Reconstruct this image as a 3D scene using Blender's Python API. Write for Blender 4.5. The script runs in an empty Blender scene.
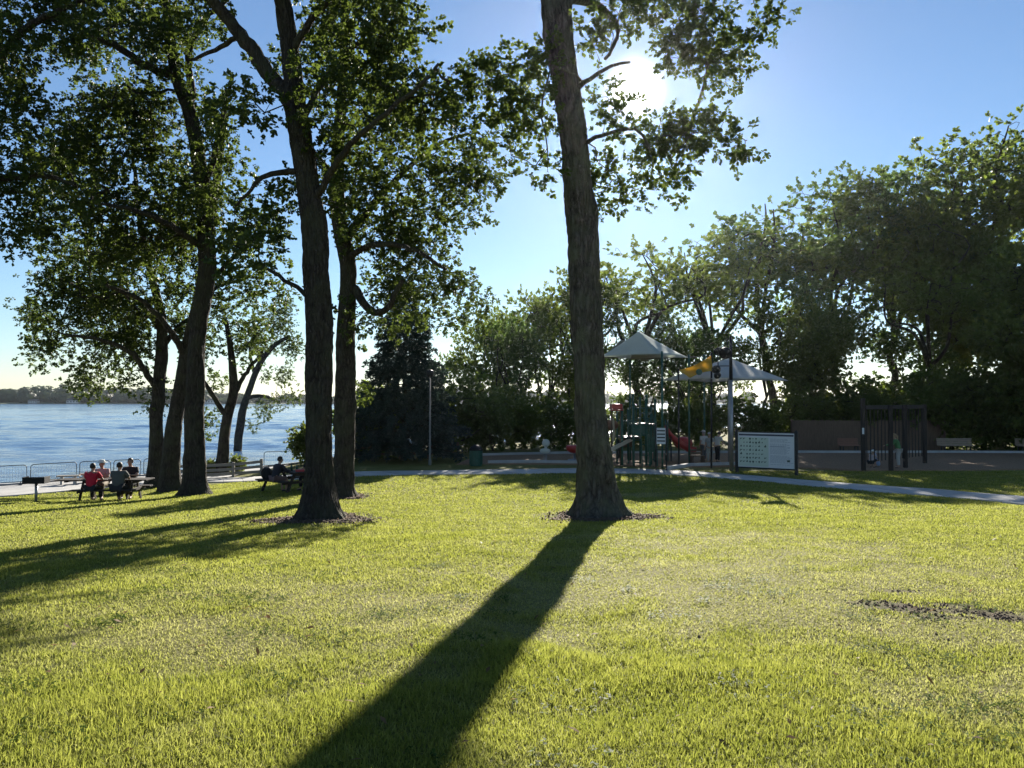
import bpy, math, random
import numpy as np
from mathutils import Vector, Matrix, Euler

C = bpy.context.scene.collection
SC = bpy.context.scene
R = math.radians

# ------------------------------------------------------------------ camera, sky, sun, exposure
F_PX, W, H, PITCH, EYE = 769.0, 1024, 768, math.atan(16 / 769.0), 1.6
cam_data = bpy.data.cameras.new('camera')
cam_data.sensor_width = 36.0
cam_data.lens = 36.0 * F_PX / W
cam_data.clip_start, cam_data.clip_end = 0.05, 6000
cam = bpy.data.objects.new('camera', cam_data)
C.objects.link(cam)
cam.location = (0, 0, EYE)
cam.rotation_euler = (R(90) + PITCH, 0, 0)
SC.camera = cam

SUN_EL, SUN_AZ = R(21.9), R(9.1)
SUN_DIR = Vector((math.sin(SUN_AZ) * math.cos(SUN_EL), math.cos(SUN_AZ) * math.cos(SUN_EL), math.sin(SUN_EL)))
world = bpy.data.worlds.new('World')
SC.world = world
world.use_nodes = True
wn, wl = world.node_tree.nodes, world.node_tree.links
wn.clear()
w_out = wn.new('ShaderNodeOutputWorld')
w_bg = wn.new('ShaderNodeBackground')
w_bg.inputs['Strength'].default_value = 0.050
w_sky = wn.new('ShaderNodeTexSky')
w_sky.sky_type = 'NISHITA'
w_sky.sun_disc = False
w_sky.sun_elevation = SUN_EL
w_sky.sun_rotation = SUN_AZ
w_sky.air_density, w_sky.dust_density, w_sky.ozone_density = 1.0, 0.03, 3.8
# the sun's own disc in the sky (the lamp below is not seen directly)
w_tc = wn.new('ShaderNodeTexCoord')
w_dot = wn.new('ShaderNodeVectorMath'); w_dot.operation = 'DOT_PRODUCT'
w_dot.inputs[1].default_value = SUN_DIR
wl.new(w_tc.outputs['Generated'], w_dot.inputs[0])
w_map = wn.new('ShaderNodeMapRange')
w_map.inputs['From Min'].default_value = math.cos(R(7.0))
w_map.inputs['From Max'].default_value = 1.0
wl.new(w_dot.outputs['Value'], w_map.inputs['Value'])
w_disc = wn.new('ShaderNodeVectorMath'); w_disc.operation = 'SCALE'
w_disc.inputs[0].default_value = (46, 44, 41)
w_pow = wn.new('ShaderNodeMath'); w_pow.operation = 'POWER'; w_pow.inputs[1].default_value = 36.0
wl.new(w_map.outputs['Result'], w_pow.inputs[0])
wl.new(w_pow.outputs['Value'], w_disc.inputs['Scale'])
w_add = wn.new('ShaderNodeVectorMath'); w_add.operation = 'ADD'
wl.new(w_sky.outputs['Color'], w_add.inputs[0])
wl.new(w_disc.outputs['Vector'], w_add.inputs[1])
wl.new(w_add.outputs['Vector'], w_bg.inputs['Color'])
wl.new(w_bg.outputs['Background'], w_out.inputs['Surface'])

sun_data = bpy.data.lights.new('sun', 'SUN')
sun_data.energy = 5.0
sun_data.angle = R(0.53)
sun_data.color = (1.0, 0.93, 0.82)
sun = bpy.data.objects.new('sun', sun_data)
C.objects.link(sun)
sun.rotation_euler = SUN_DIR.to_track_quat('Z', 'Y').to_euler()
sun.location = SUN_DIR * 300

SC.view_settings.view_transform = 'Standard'
SC.view_settings.look = 'None'
SC.view_settings.exposure = 1.42
SC.view_settings.gamma = 1.0
SC.view_settings.use_curve_mapping = False
SC.render.engine = 'CYCLES'
cy = SC.cycles
cy.use_denoising = True
cy.max_bounces = 8
cy.diffuse_bounces = 3
cy.glossy_bounces = 2
cy.transmission_bounces = 6
cy.volume_bounces = 0
cy.sample_clamp_indirect = 6
cy.caustics_reflective = False
cy.caustics_refractive = False

# ------------------------------------------------------------------ helpers
def sm(a, b, x):
    t = np.clip((np.asarray(x, float) - a) / (b - a), 0, 1)
    return t * t * (3 - 2 * t)

def ray(px, py):
    u, v = (px - 512) / F_PX, (384 - py) / F_PX
    c, s = math.cos(PITCH), math.sin(PITCH)
    return Vector((u, c - v * s, v * c + s))

def at(px, py, d):
    """world point seen at a pixel, d metres in front of the camera"""
    r = ray(px, py)
    return Vector((0, 0, EYE)) + r * (d / r.y)

SHX = [-3000, -200, -60, -24.6, -22.7, -20, -16.5, -13.3, -9.7, -4, 5, 12, 25, 60, 200, 3000]
SHY = [-900, -20, 24, 37.6, 40.2, 42.4, 46.0, 47.5, 49.5, 57, 67, 72, 92, 110, 180, 900]

def hnoise(x, y):
    return (np.sin(x * .71 + 1.3) * np.sin(y * .53 + .4) + .6 * np.sin(x * 1.63 + y * .9 + 2.1) * np.sin(y * 1.21 - x * .4)
            + .35 * np.sin(x * 3.1 - y * 2.2) * np.sin(y * 2.7 + x * 1.1))

def ground(x, y):
    x, y = np.asarray(x, float), np.asarray(y, float)
    yy = np.maximum(y, -25)
    t = np.clip((yy - 18) / 16, 0, 1)
    right = -0.07 * np.minimum(yy, 18) - 1.12 * (t - t * t / 2)
    left = -0.07 * np.minimum(yy, 24) - 0.92 * np.clip((yy - 24) / 9, 0, 1) ** 1.15
    w = sm(-7, -17, x) if False else 1 - sm(-17, -7, x)
    z = right * (1 - w) + left * w
    z = z + 0.022 * hnoise(x, y) * np.clip((34 - y) / 8, .25, 1)
    ys = np.interp(x, SHX, SHY)
    z = np.where(y > ys, z - 2.8 * np.clip((y - ys) / 0.8, 0, 1), z)
    return z

def gz(x, y):
    return float(ground(x, y))

def gat(px, py):
    """where the view through a pixel meets the ground"""
    r = ray(px, py)
    d = np.arange(3, 95, .01)
    x, z = d * r.x / r.y, EYE + d * r.z / r.y
    i = int(np.argmax(z < ground(x, d)))
    return Vector((x[i], d[i], float(ground(x[i], d[i]))))

def tag(o, label=None, cat=None, group=None, kind=None):
    if label: o['label'] = label
    if cat: o['category'] = cat
    if group: o['group'] = group
    if kind: o['kind'] = kind
    return o

def thing(name, label, cat, loc=(0, 0, 0), rz=0.0, group=None):
    o = bpy.data.objects.new(name, None)
    o.empty_display_size = .3
    C.objects.link(o)
    o.location = loc
    o.rotation_euler = (0, 0, rz)
    return tag(o, label, cat, group)

def link_mesh(name, me, mat=None, parent=None):
    o = bpy.data.objects.new(name, me)
    C.objects.link(o)
    if mat is not None and not me.materials: me.materials.append(mat)
    if parent is not None: o.parent = parent
    return o

def np_mesh(name, V, quads=None, tris=None, smooth=False):
    V = np.asarray(V, np.float32)
    me = bpy.data.meshes.new(name)
    nq = 0 if quads is None else len(quads)
    nt = 0 if tris is None else len(tris)
    me.vertices.add(len(V)); me.vertices.foreach_set('co', V.ravel())
    parts, starts, tots = [], [], []
    if nq:
        parts.append(np.asarray(quads, np.int32).ravel()); starts.append(np.arange(nq) * 4); tots.append(np.full(nq, 4))
    if nt:
        parts.append(np.asarray(tris, np.int32).ravel()); starts.append(nq * 4 + np.arange(nt) * 3); tots.append(np.full(nt, 3))
    L = np.concatenate(parts)
    me.loops.add(len(L)); me.loops.foreach_set('vertex_index', L)
    me.polygons.add(nq + nt)
    me.polygons.foreach_set('loop_start', np.concatenate(starts).astype(np.int32))
    me.polygons.foreach_set('loop_total', np.concatenate(tots).astype(np.int32))
    if smooth: me.polygons.foreach_set('use_smooth', np.ones(nq + nt, bool))
    me.update(calc_edges=True)
    return me

def attr(me, name, vals):
    a = me.attributes.new(name, 'FLOAT', 'POINT')
    a.data.foreach_set('value', np.asarray(vals, np.float32))

class MB:
    def __init__(s): s.v, s.f = [], []
    def add(s, vs, fs):
        n = len(s.v); s.v += [tuple(v) for v in vs]; s.f += [tuple(i + n for i in f) for f in fs]; return s
    def box(s, c, d, rot=None):
        c, M = Vector(c), (rot.to_matrix() if isinstance(rot, Euler) else rot)
        vs = []
        for x, y, z in ((-1,-1,-1),(1,-1,-1),(1,1,-1),(-1,1,-1),(-1,-1,1),(1,-1,1),(1,1,1),(-1,1,1)):
            p = Vector((x * d[0] / 2, y * d[1] / 2, z * d[2] / 2))
            vs.append(c + (M @ p if M is not None else p))
        return s.add(vs, [(0,3,2,1),(4,5,6,7),(0,1,5,4),(1,2,6,5),(2,3,7,6),(3,0,4,7)])
    def bar(s, p, q, w, h, up=(0, 0, 1)):
        p, q = Vector(p), Vector(q)
        y = (q - p); L = y.length; y.normalize()
        u = Vector(up)
        if abs(y.dot(u)) > .98: u = Vector((1, 0, 0))
        x = y.cross(u).normalized(); z = x.cross(y)
        return s.box((p + q) / 2, (w, L, h), Matrix((x, y, z)).transposed())
    def tube(s, pts, rads, n=8, cap=True):
        pts = [Vector(p) for p in pts]
        if not hasattr(rads, '__len__'): rads = [rads] * len(pts)
        vs, fs = [], []
        t0 = (pts[1] - pts[0]).normalized()
        u = t0.orthogonal().normalized()
        for i, p in enumerate(pts):
            t = ((pts[min(i + 1, len(pts) - 1)] - pts[max(i - 1, 0)]))
            t = t.normalized() if t.length > 1e-9 else t0
            u = (u - t * u.dot(t)).normalized(); w = t.cross(u)
            for k in range(n):
                a = 2 * math.pi * k / n
                vs.append(p + (u * math.cos(a) + w * math.sin(a)) * rads[i])
        for i in range(len(pts) - 1):
            for k in range(n):
                a, b = i * n + k, i * n + (k + 1) % n
                fs.append((a, b, b + n, a + n))
        if cap:
            fs.append(tuple(range(n))[::-1]); fs.append(tuple(range((len(pts) - 1) * n, len(pts) * n)))
        return s.add(vs, fs)
    def ball(s, c, r, nu=12, nv=8, rot=None, fn=None):
        if not hasattr(r, '__len__'): r = (r, r, r)
        c = Vector(c); vs = []; fs = []
        for j in range(nv + 1):
            th = math.pi * j / nv
            for i in range(nu):
                ph = 2 * math.pi * i / nu
                p = Vector((math.sin(th) * math.cos(ph), math.sin(th) * math.sin(ph), math.cos(th)))
                if fn: p = fn(p)
                p = Vector((p.x * r[0], p.y * r[1], p.z * r[2]))
                vs.append(c + (rot @ p if rot is not None else p))
        for j in range(nv):
            for i in range(nu):
                a, b = j * nu + i, j * nu + (i + 1) % nu
                fs.append((a, a + nu, b + nu, b))
        return s.add(vs, fs)
    def build(s, name, mat, parent=None, smooth=False, bevel=0.0):
        me = bpy.data.meshes.new(name)
        me.from_pydata(s.v, [], s.f)
        if smooth: me.polygons.foreach_set('use_smooth', [True] * len(me.polygons))
        me.update()
        o = link_mesh(name, me, mat, parent)
        if bevel:
            b = o.modifiers.new('bevel', 'BEVEL'); b.width = bevel; b.segments = 2; b.limit_method = 'ANGLE'
        return o

def copy_tree(o, parent=None):
    c = o.copy(); C.objects.link(c)
    if parent is not None: c.parent = parent
    for ch in list(o.children): copy_tree(ch, c)
    return c

# ------------------------------------------------------------------ materials
def new_mat(name):
    m = bpy.data.materials.new(name); m.use_nodes = True
    nt = m.node_tree; nt.nodes.clear()
    out = nt.nodes.new('ShaderNodeOutputMaterial')
    return m, nt, nt.nodes, nt.links, out

def tex_noise(nt, scale, detail=4, rough=.6, vec=None, stretch=None, coord='Object'):
    n = nt.nodes.new('ShaderNodeTexNoise')
    n.inputs['Scale'].default_value = scale; n.inputs['Detail'].default_value = detail; n.inputs['Roughness'].default_value = rough
    if vec is None:
        tc = nt.nodes.new('ShaderNodeTexCoord'); vec = tc.outputs[coord]
    if stretch:
        mp = nt.nodes.new('ShaderNodeMapping'); mp.inputs['Scale'].default_value = stretch
        nt.links.new(vec, mp.inputs['Vector']); vec = mp.outputs['Vector']
    nt.links.new(vec, n.inputs['Vector'])
    return n

def ramp(nt, src, stops):
    r = nt.nodes.new('ShaderNodeValToRGB')
    e = r.color_ramp.elements
    while len(e) < len(stops): e.new(.5)
    for k, (p, c) in enumerate(stops):
        e[k].position = p; e[k].color = (*c, 1) if len(c) == 3 else c
    nt.links.new(src, r.inputs['Fac'])
    return r

def mixc(nt, fac, a, b):
    m = nt.nodes.new('ShaderNodeMix'); m.data_type = 'RGBA'
    for sock, v in ((m.inputs[0], fac), (m.inputs[6], a), (m.inputs[7], b)):
        if hasattr(v, 'links') or hasattr(v, 'is_linked'): nt.links.new(v, sock)
        else: sock.default_value = (*v, 1) if hasattr(v, '__len__') and len(v) == 3 else v
    return m.outputs[2]

def pm(name, col, rough=.6, metal=0.0, var=.25, scale=9, bump=.15, stretch=None, bscale=None, transl=0.0):
    m, nt, N, L, out = new_mat(name)
    p = N.new('ShaderNodeBsdfPrincipled')
    n = tex_noise(nt, scale, 5, .65, stretch=stretch)
    lo, hi = [c * (1 - var) for c in col], [min(1, c * (1 + var)) for c in col]
    r = ramp(nt, n.outputs['Fac'], [(.3, lo), (.7, hi)])
    L.new(r.outputs['Color'], p.inputs['Base Color'])
    p.inputs['Roughness'].default_value = rough; p.inputs['Metallic'].default_value = metal
    if bump:
        n2 = tex_noise(nt, bscale or scale * 5, 4, .6, stretch=stretch)
        b = N.new('ShaderNodeBump'); b.inputs['Strength'].default_value = bump; b.inputs['Distance'].default_value = .02
        L.new(n2.outputs['Fac'], b.inputs['Height']); L.new(b.outputs['Normal'], p.inputs['Normal'])
    sh = p.outputs['BSDF']
    if transl:
        t = N.new('ShaderNodeBsdfTranslucent'); L.new(r.outputs['Color'], t.inputs['Color'])
        mx = N.new('ShaderNodeMixShader'); mx.inputs[0].default_value = transl
        L.new(sh, mx.inputs[1]); L.new(t.outputs['BSDF'], mx.inputs[2]); sh = mx.outputs['Shader']
    L.new(sh, out.inputs['Surface'])
    return m

def leaf_mat(name, dark, light, back, trans=.45, clump=.35, spec=.35):
    m, nt, N, L, out = new_mat(name)
    g = N.new('ShaderNodeNewGeometry')
    n = tex_noise(nt, clump, 3, .6, vec=g.outputs['Position'])
    mth = N.new('ShaderNodeMath'); mth.operation = 'MULTIPLY_ADD'
    mth.inputs[1].default_value = .55; L.new(g.outputs['Random Per Island'], mth.inputs[0])
    mm = N.new('ShaderNodeMath'); mm.operation = 'MULTIPLY_ADD'; mm.inputs[1].default_value = 1.3; mm.inputs[2].default_value = -.42
    L.new(n.outputs['Fac'], mm.inputs[0]); L.new(mm.outputs['Value'], mth.inputs[2])
    c = ramp(nt, mth.outputs['Value'], [(.2, dark), (.85, light)])
    b = mixc(nt, mth.outputs['Value'], [x * .6 for x in back], back)
    d = N.new('ShaderNodeBsdfPrincipled'); d.inputs['Roughness'].default_value = .55
    d.inputs['Specular IOR Level'].default_value = spec
    L.new(c.outputs['Color'], d.inputs['Base Color'])
    t = N.new('ShaderNodeBsdfTranslucent'); L.new(b, t.inputs['Color'])
    mx = N.new('ShaderNodeMixShader'); mx.inputs[0].default_value = trans
    L.new(d.outputs['BSDF'], mx.inputs[1]); L.new(t.outputs['BSDF'], mx.inputs[2]); L.new(mx.outputs['Shader'], out.inputs['Surface'])
    return m

def bark_mat(name, dark, light, sc=1.0):
    m, nt, N, L, out = new_mat(name)
    p = N.new('ShaderNodeBsdfPrincipled'); p.inputs['Roughness'].default_value = .9
    p.inputs['Specular IOR Level'].default_value = .15
    n1 = tex_noise(nt, 9 * sc, 6, .7, stretch=(1, 1, .22))
    n2 = tex_noise(nt, 2.2 * sc, 4, .6)
    v = N.new('ShaderNodeTexVoronoi'); v.feature = 'DISTANCE_TO_EDGE'; v.inputs['Scale'].default_value = 11 * sc
    tc = N.new('ShaderNodeTexCoord'); mp = N.new('ShaderNodeMapping'); mp.inputs['Scale'].default_value = (1, 1, .17)
    ad = N.new('ShaderNodeVectorMath'); ad.operation = 'MULTIPLY_ADD'; ad.inputs[1].default_value = (.34, .34, .5)
    L.new(n2.outputs['Color'], ad.inputs[0]); L.new(tc.outputs['Object'], ad.inputs[2])
    L.new(ad.outputs['Vector'], mp.inputs['Vector']); L.new(mp.outputs['Vector'], v.inputs['Vector'])
    ml = N.new('ShaderNodeMath'); ml.operation = 'MULTIPLY_ADD'; ml.inputs[1].default_value = 1.15
    L.new(v.outputs['Distance'], ml.inputs[0]); L.new(n1.outputs['Fac'], ml.inputs[2])
    r = ramp(nt, ml.outputs['Value'], [(.35, dark), (.95, light)])  # cracks darker, ridges lighter: furrow shade put into the colour besides the bump
    mo = ramp(nt, n2.outputs['Fac'], [(.4, (.0, .0, .0)), (.7, (1, 1, 1))])
    col = mixc(nt, mo.outputs['Color'], r.outputs['Color'], [light[0] * .8, light[1] * .95, light[2] * .7])
    L.new(col, p.inputs['Base Color'])
    b = N.new('ShaderNodeBump'); b.inputs['Strength'].default_value = 1.0; b.inputs['Distance'].default_value = .09
    L.new(ml.outputs['Value'], b.inputs['Height']); L.new(b.outputs['Normal'], p.inputs['Normal'])
    L.new(p.outputs['BSDF'], out.inputs['Surface'])
    return m

M = {}
M['bark'] = bark_mat('oak_bark', (.014, .011, .009), (.085, .07, .058))
M['bark_far'] = bark_mat('far_bark', (.016, .013, .011), (.07, .06, .05), .7)
M['leaf_oak'] = leaf_mat('oak_leaves', (.022, .042, .012), (.065, .10, .025), (.145, .20, .03), .45)
M['leaf_bg'] = leaf_mat('woodland_leaves', (.028, .054, .015), (.08, .125, .03), (.22, .30, .045), .5, .22)
M['leaf_bg_warm'] = leaf_mat('yellowish_woodland_leaves', (.036, .064, .013), (.10, .145, .028), (.26, .34, .05), .5, .3)
M['leaf_bg_cool'] = leaf_mat('deep_green_woodland_leaves', (.02, .044, .017), (.058, .10, .034), (.17, .27, .055), .48, .22)
M['bark_lone_veiled'] = bark_mat('lone_oak_bark_veiled', (.022, .018, .015), (.15, .13, .11), .8)  # paler bark copy: glare veil over this trunk put into its colour
M['leaf_bright'] = leaf_mat('sunlit_tone_leaves', (.04, .065, .014), (.10, .13, .03), (.26, .32, .05), .45, .4)  # lighter leaf copy, the brightness of sunlit foliage put into the colour
M['leaf_spruce'] = leaf_mat('spruce_needles', (.016, .036, .032), (.055, .09, .08), (.05, .09, .06), .25, .6)
M['concrete'] = pm('concrete', (.42, .41, .39), .85, var=.18, scale=1.3, bump=.2, bscale=30)
def path_mat():
    m, nt, N, L, out = new_mat('concrete_slabs')
    p = N.new('ShaderNodeBsdfPrincipled'); p.inputs['Roughness'].default_value = .88
    a = N.new('ShaderNodeAttribute'); a.attribute_name = 'along'
    fr = N.new('ShaderNodeMath'); fr.operation = 'FRACT'; dv = N.new('ShaderNodeMath'); dv.operation = 'DIVIDE'; dv.inputs[1].default_value = 1.8
    L.new(a.outputs['Fac'], dv.inputs[0]); L.new(dv.outputs['Value'], fr.inputs[0])
    lt = N.new('ShaderNodeMath'); lt.operation = 'LESS_THAN'; lt.inputs[1].default_value = .028; L.new(fr.outputs['Value'], lt.inputs[0])
    fl = N.new('ShaderNodeMath'); fl.operation = 'FLOOR'; L.new(dv.outputs['Value'], fl.inputs[0])
    wn_ = N.new('ShaderNodeTexWhiteNoise'); wn_.noise_dimensions = '1D'; L.new(fl.outputs['Value'], wn_.inputs['W'])
    n1 = tex_noise(nt, 1.1, 6, .7); n2 = tex_noise(nt, 14, 4, .7)
    c = ramp(nt, n1.outputs['Fac'], [(.3, (.26, .25, .23)), (.5, (.40, .39, .37)), (.75, (.47, .46, .43))])
    c2 = mixc(nt, .35, c.outputs['Color'], ramp(nt, wn_.outputs['Value'], [(0, (.30, .29, .27)), (1, (.50, .49, .46))]).outputs['Color'])
    c3 = mixc(nt, lt.outputs['Value'], c2, (.10, .095, .085))
    L.new(c3, p.inputs['Base Color'])
    b = N.new('ShaderNodeBump'); b.inputs['Strength'].default_value = .3; b.inputs['Distance'].default_value = .02
    L.new(n2.outputs['Fac'], b.inputs['Height']); L.new(b.outputs['Normal'], p.inputs['Normal'])
    L.new(p.outputs['BSDF'], out.inputs['Surface'])
    return m
M['slabs'] = path_mat()
M['metal'] = pm('galvanised_metal', (.32, .33, .34), .45, .7, .12, 4, .05)
M['dark_metal'] = pm('dark_painted_metal', (.018, .018, .02), .5, .2, .3, 6, .08)
M['green_metal'] = pm('green_painted_metal', (.02, .09, .06), .45, 0, .25, 5, .08)
M['red_plastic'] = pm('red_moulded_plastic', (.42, .035, .03), .38, 0, .2, 2, .04)
M['tan_plastic'] = pm('tan_plastic', (.45, .38, .28), .5, 0, .15, 3, .05)
M['wood_dark'] = pm('weathered_dark_wood', (.028, .019, .013), .8, 0, .35, 5, .35, (1, 8, 8))
M['wood_brown'] = pm('brown_boards', (.13, .08, .05), .8, 0, .35, 4, .35, (6, 6, .6))
M['wood_tan'] = pm('pale_wood', (.30, .22, .15), .7, 0, .25, 5, .25, (1, 9, 9))
M['wood_red'] = pm('reddish_wood', (.22, .10, .06), .7, 0, .25, 5, .25, (1, 9, 9))
M['wood_grey'] = pm('silvered_wood', (.24, .22, .19), .85, 0, .25, 5, .3, (1, 9, 9))
M['black_iron'] = pm('blackened_iron', (.012, .012, .012), .7, .3, .3, 12, .2)
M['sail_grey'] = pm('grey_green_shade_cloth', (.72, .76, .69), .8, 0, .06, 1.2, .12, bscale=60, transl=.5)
M['sail_grey_shaded'] = pm('grey_cloth_shaded_tone', (.20, .21, .16), .8, 0, .06, 1.2, .12, bscale=60, transl=.35)  # darker copy of the grey canopy cloth, its shade put into the colour
M['sail_white'] = pm('off_white_shade_cloth', (.74, .74, .70), .8, 0, .06, 1.2, .12, bscale=60, transl=.5)
M['sail_yellow'] = pm('yellow_shade_cloth', (.70, .50, .09), .8, 0, .08, 1.2, .12, bscale=60, transl=.5)
M['white_panel'] = pm('white_sign_face', (.62, .64, .66), .4, 0, .04, 2, .02)
M['mulch_soil'] = pm('playground_wood_chips', (.24, .14, .07), .95, 0, .5, 14, .6, bscale=40)
# ------------------------------------------------------------------ the setting: lawn, lake, far shore, paths
RNG = np.random.default_rng(7)

def spots(x, y, lst):
    o = np.zeros_like(np.asarray(x, float))
    for (cx, cy_, rx, ry, a) in lst:
        o = o + a * np.exp(-(((x - cx) / rx) ** 2 + ((y - cy_) / ry) ** 2))
    return o

def _s(px, py, rx, ry, a):
    p = gat(px, py); return (p.x, p.y, rx, ry, a)

DRY = [_s(640, 590, 2.2, 1.9, .9), _s(760, 580, 2.2, 1.6, .6), _s(920, 625, 1.6, .9, .8), _s(470, 640, 1.0, .9, .45), _s(640, 495, 1.6, .8, .7),
       _s(890, 560, 3, 2, .4), _s(300, 600, 1.8, 1.6, .4), _s(980, 690, .8, .6, .55), _s(700, 540, 3, 1.8, .45), _s(120, 640, 1.5, 1.0, .3)]
LUSH = [_s(640, 672, 1.0, .55, 1.0), _s(560, 660, .8, .5, .8), _s(250, 700, 1.3, .6, .7), _s(780, 518, 1.1, .7, .8), _s(410, 538, 1.0, .6, .6),
        _s(880, 740, .9, .4, .5), _s(60, 720, .9, .5, .5), _s(720, 735, .7, .4, .5)]
_b = [(870, 603), (885, 605), (900, 608), (915, 611), (950, 606), (965, 612), (985, 613), (1003, 617), (1020, 620), (1040, 622), (940, 618), (900, 592)]
BARE = [_s(px, py, .27, .12, 1.5) for px, py in _b] + [_s(980, 640, .5, .1, .4), _s(700, 682, .25, .08, .5), _s(700, 640, .3, .1, .4)]

def patch(x, y):
    """irregular patches, about -1..1"""
    a = x + .5 * np.sin(y * 1.9 + 1.3 * np.sin(x * 1.2)); b = y + .45 * np.sin(x * 2.3 + 1.1 * np.sin(y * 1.6))
    return (np.sin(a * 1.7) * np.sin(b * 2.2) + .7 * np.sin(a * 3.9 + b * 2.1) * np.sin(b * 4.6 - a * 1.8) + .5 * np.sin(a * 8.3 - b * 5.1) * np.sin(b * 9.7 + a * 4.4)) / 1.7

def dryness(x, y):
    n = patch(x, y)
    return np.clip(.32 + .32 * n + spots(x, y, DRY) * (1 + .5 * n) - .75 * spots(x, y, LUSH) * (1 - .9 * n), 0, 1)

def bareness(x, y):
    n = np.sin(x * 17 + 3 * np.sin(y * 9)) * np.sin(y * 23 + 2 * np.sin(x * 11))
    return np.clip(spots(x, y, BARE) * (1 + .5 * n) - .12, 0, 1)

def axis(a, b, fine, outer):
    left = [a - v for v in outer][::-1]
    return np.array(left + list(np.arange(a, b, fine)) + [b + v for v in outer])

def lawn_mat():
    m, nt, N, L, out = new_mat('lawn_turf')
    p = N.new('ShaderNodeBsdfPrincipled'); p.inputs['Roughness'].default_value = .9; p.inputs['Specular IOR Level'].default_value = .1
    g = N.new('ShaderNodeNewGeometry')
    a = N.new('ShaderNodeAttribute'); a.attribute_name = 'dry'
    b = N.new('ShaderNodeAttribute'); b.attribute_name = 'bare'
    n = tex_noise(nt, 22, 6, .75, vec=g.outputs['Position'])
    n2 = tex_noise(nt, 3, 5, .7, vec=g.outputs['Position'])
    gr = ramp(nt, n.outputs['Fac'], [(.3, (.05, .06, .012)), (.7, (.19, .19, .04))])
    dr = ramp(nt, n.outputs['Fac'], [(.3, (.12, .11, .04)), (.7, (.32, .30, .12))])
    ml = N.new('ShaderNodeMath'); ml.operation = 'MULTIPLY_ADD'; ml.inputs[1].default_value = .5
    L.new(n2.outputs['Fac'], ml.inputs[0])
    sb = N.new('ShaderNodeMath'); sb.operation = 'SUBTRACT'; sb.inputs[1].default_value = .25; sb.use_clamp = True
    L.new(a.outputs['Fac'], ml.inputs[2]); L.new(ml.outputs['Value'], sb.inputs[0])
    c = mixc(nt, sb.outputs['Value'], gr.outputs['Color'], dr.outputs['Color'])
    so = ramp(nt, n.outputs['Fac'], [(.3, (.03, .022, .016)), (.7, (.12, .09, .065))])
    c = mixc(nt, b.outputs['Fac'], c, so.outputs['Color'])
    L.new(c, p.inputs['Base Color'])
    bp = N.new('ShaderNodeBump'); bp.inputs['Strength'].default_value = .9; bp.inputs['Distance'].default_value = .05
    L.new(n.outputs['Fac'], bp.inputs['Height']); L.new(bp.outputs['Normal'], p.inputs['Normal'])
    L.new(p.outputs['BSDF'], out.inputs['Surface'])
    return m
M['lawn'] = lawn_mat()

def blade_mat():
    m, nt, N, L, out = new_mat('grass_blades')
    a = N.new('ShaderNodeAttribute'); a.attribute_name = 'dry'
    t_ = N.new('ShaderNodeAttribute'); t_.attribute_name = 'tint'
    gr = ramp(nt, t_.outputs['Fac'], [(0, (.085, .105, .014)), (1, (.22, .225, .035))])
    dr = ramp(nt, t_.outputs['Fac'], [(0, (.20, .20, .06)), (1, (.38, .36, .13))])
    c = mixc(nt, a.outputs['Fac'], gr.outputs['Color'], dr.outputs['Color'])
    gb = ramp(nt, t_.outputs['Fac'], [(0, (.25, .29, .04)), (1, (.49, .51, .10))])
    db = ramp(nt, t_.outputs['Fac'], [(0, (.34, .35, .11)), (1, (.56, .55, .22))])
    cb = mixc(nt, a.outputs['Fac'], gb.outputs['Color'], db.outputs['Color'])
    d = N.new('ShaderNodeBsdfPrincipled'); d.inputs['Roughness'].default_value = .6; d.inputs['Specular IOR Level'].default_value = .14
    L.new(c, d.inputs['Base Color'])
    t = N.new('ShaderNodeBsdfTranslucent'); L.new(cb, t.inputs['Color'])
    mx = N.new('ShaderNodeMixShader'); mx.inputs[0].default_value = .5
    L.new(d.outputs['BSDF'], mx.inputs[1]); L.new(t.outputs['BSDF'], mx.inputs[2]); L.new(mx.outputs['Shader'], out.inputs['Surface'])
    return m
M['blade'] = blade_mat()

xs = axis(-46, 62, .4, [2, 6, 15, 40, 100, 300, 900, 2500])
ys = axis(-30, 112, .4, [2, 6, 15, 40, 100, 300, 900, 2500])
X, Y = np.meshgrid(xs, ys)
nx, ny = len(xs), len(ys)
Z = ground(X, Y)
idx = np.arange(nx * ny).reshape(ny, nx)
quads = np.stack([idx[:-1, :-1], idx[:-1, 1:], idx[1:, 1:], idx[1:, :-1]], -1).reshape(-1, 4)
me = np_mesh('lawn', np.stack([X, Y, Z], -1).reshape(-1, 3), quads, smooth=True)
attr(me, 'dry', dryness(X, Y).ravel()); attr(me, 'bare', bareness(X, Y).ravel())
lawn = tag(link_mesh('lawn', me, M['lawn']), kind='structure')

def resample(pts, step):
    out = []
    for a, b in zip(pts[:-1], pts[1:]):
        n = max(1, int((Vector(b) - Vector(a)).length / step))
        out += [Vector(a).lerp(Vector(b), k / n) for k in range(n)]
    return out + [Vector(pts[-1])]

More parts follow.
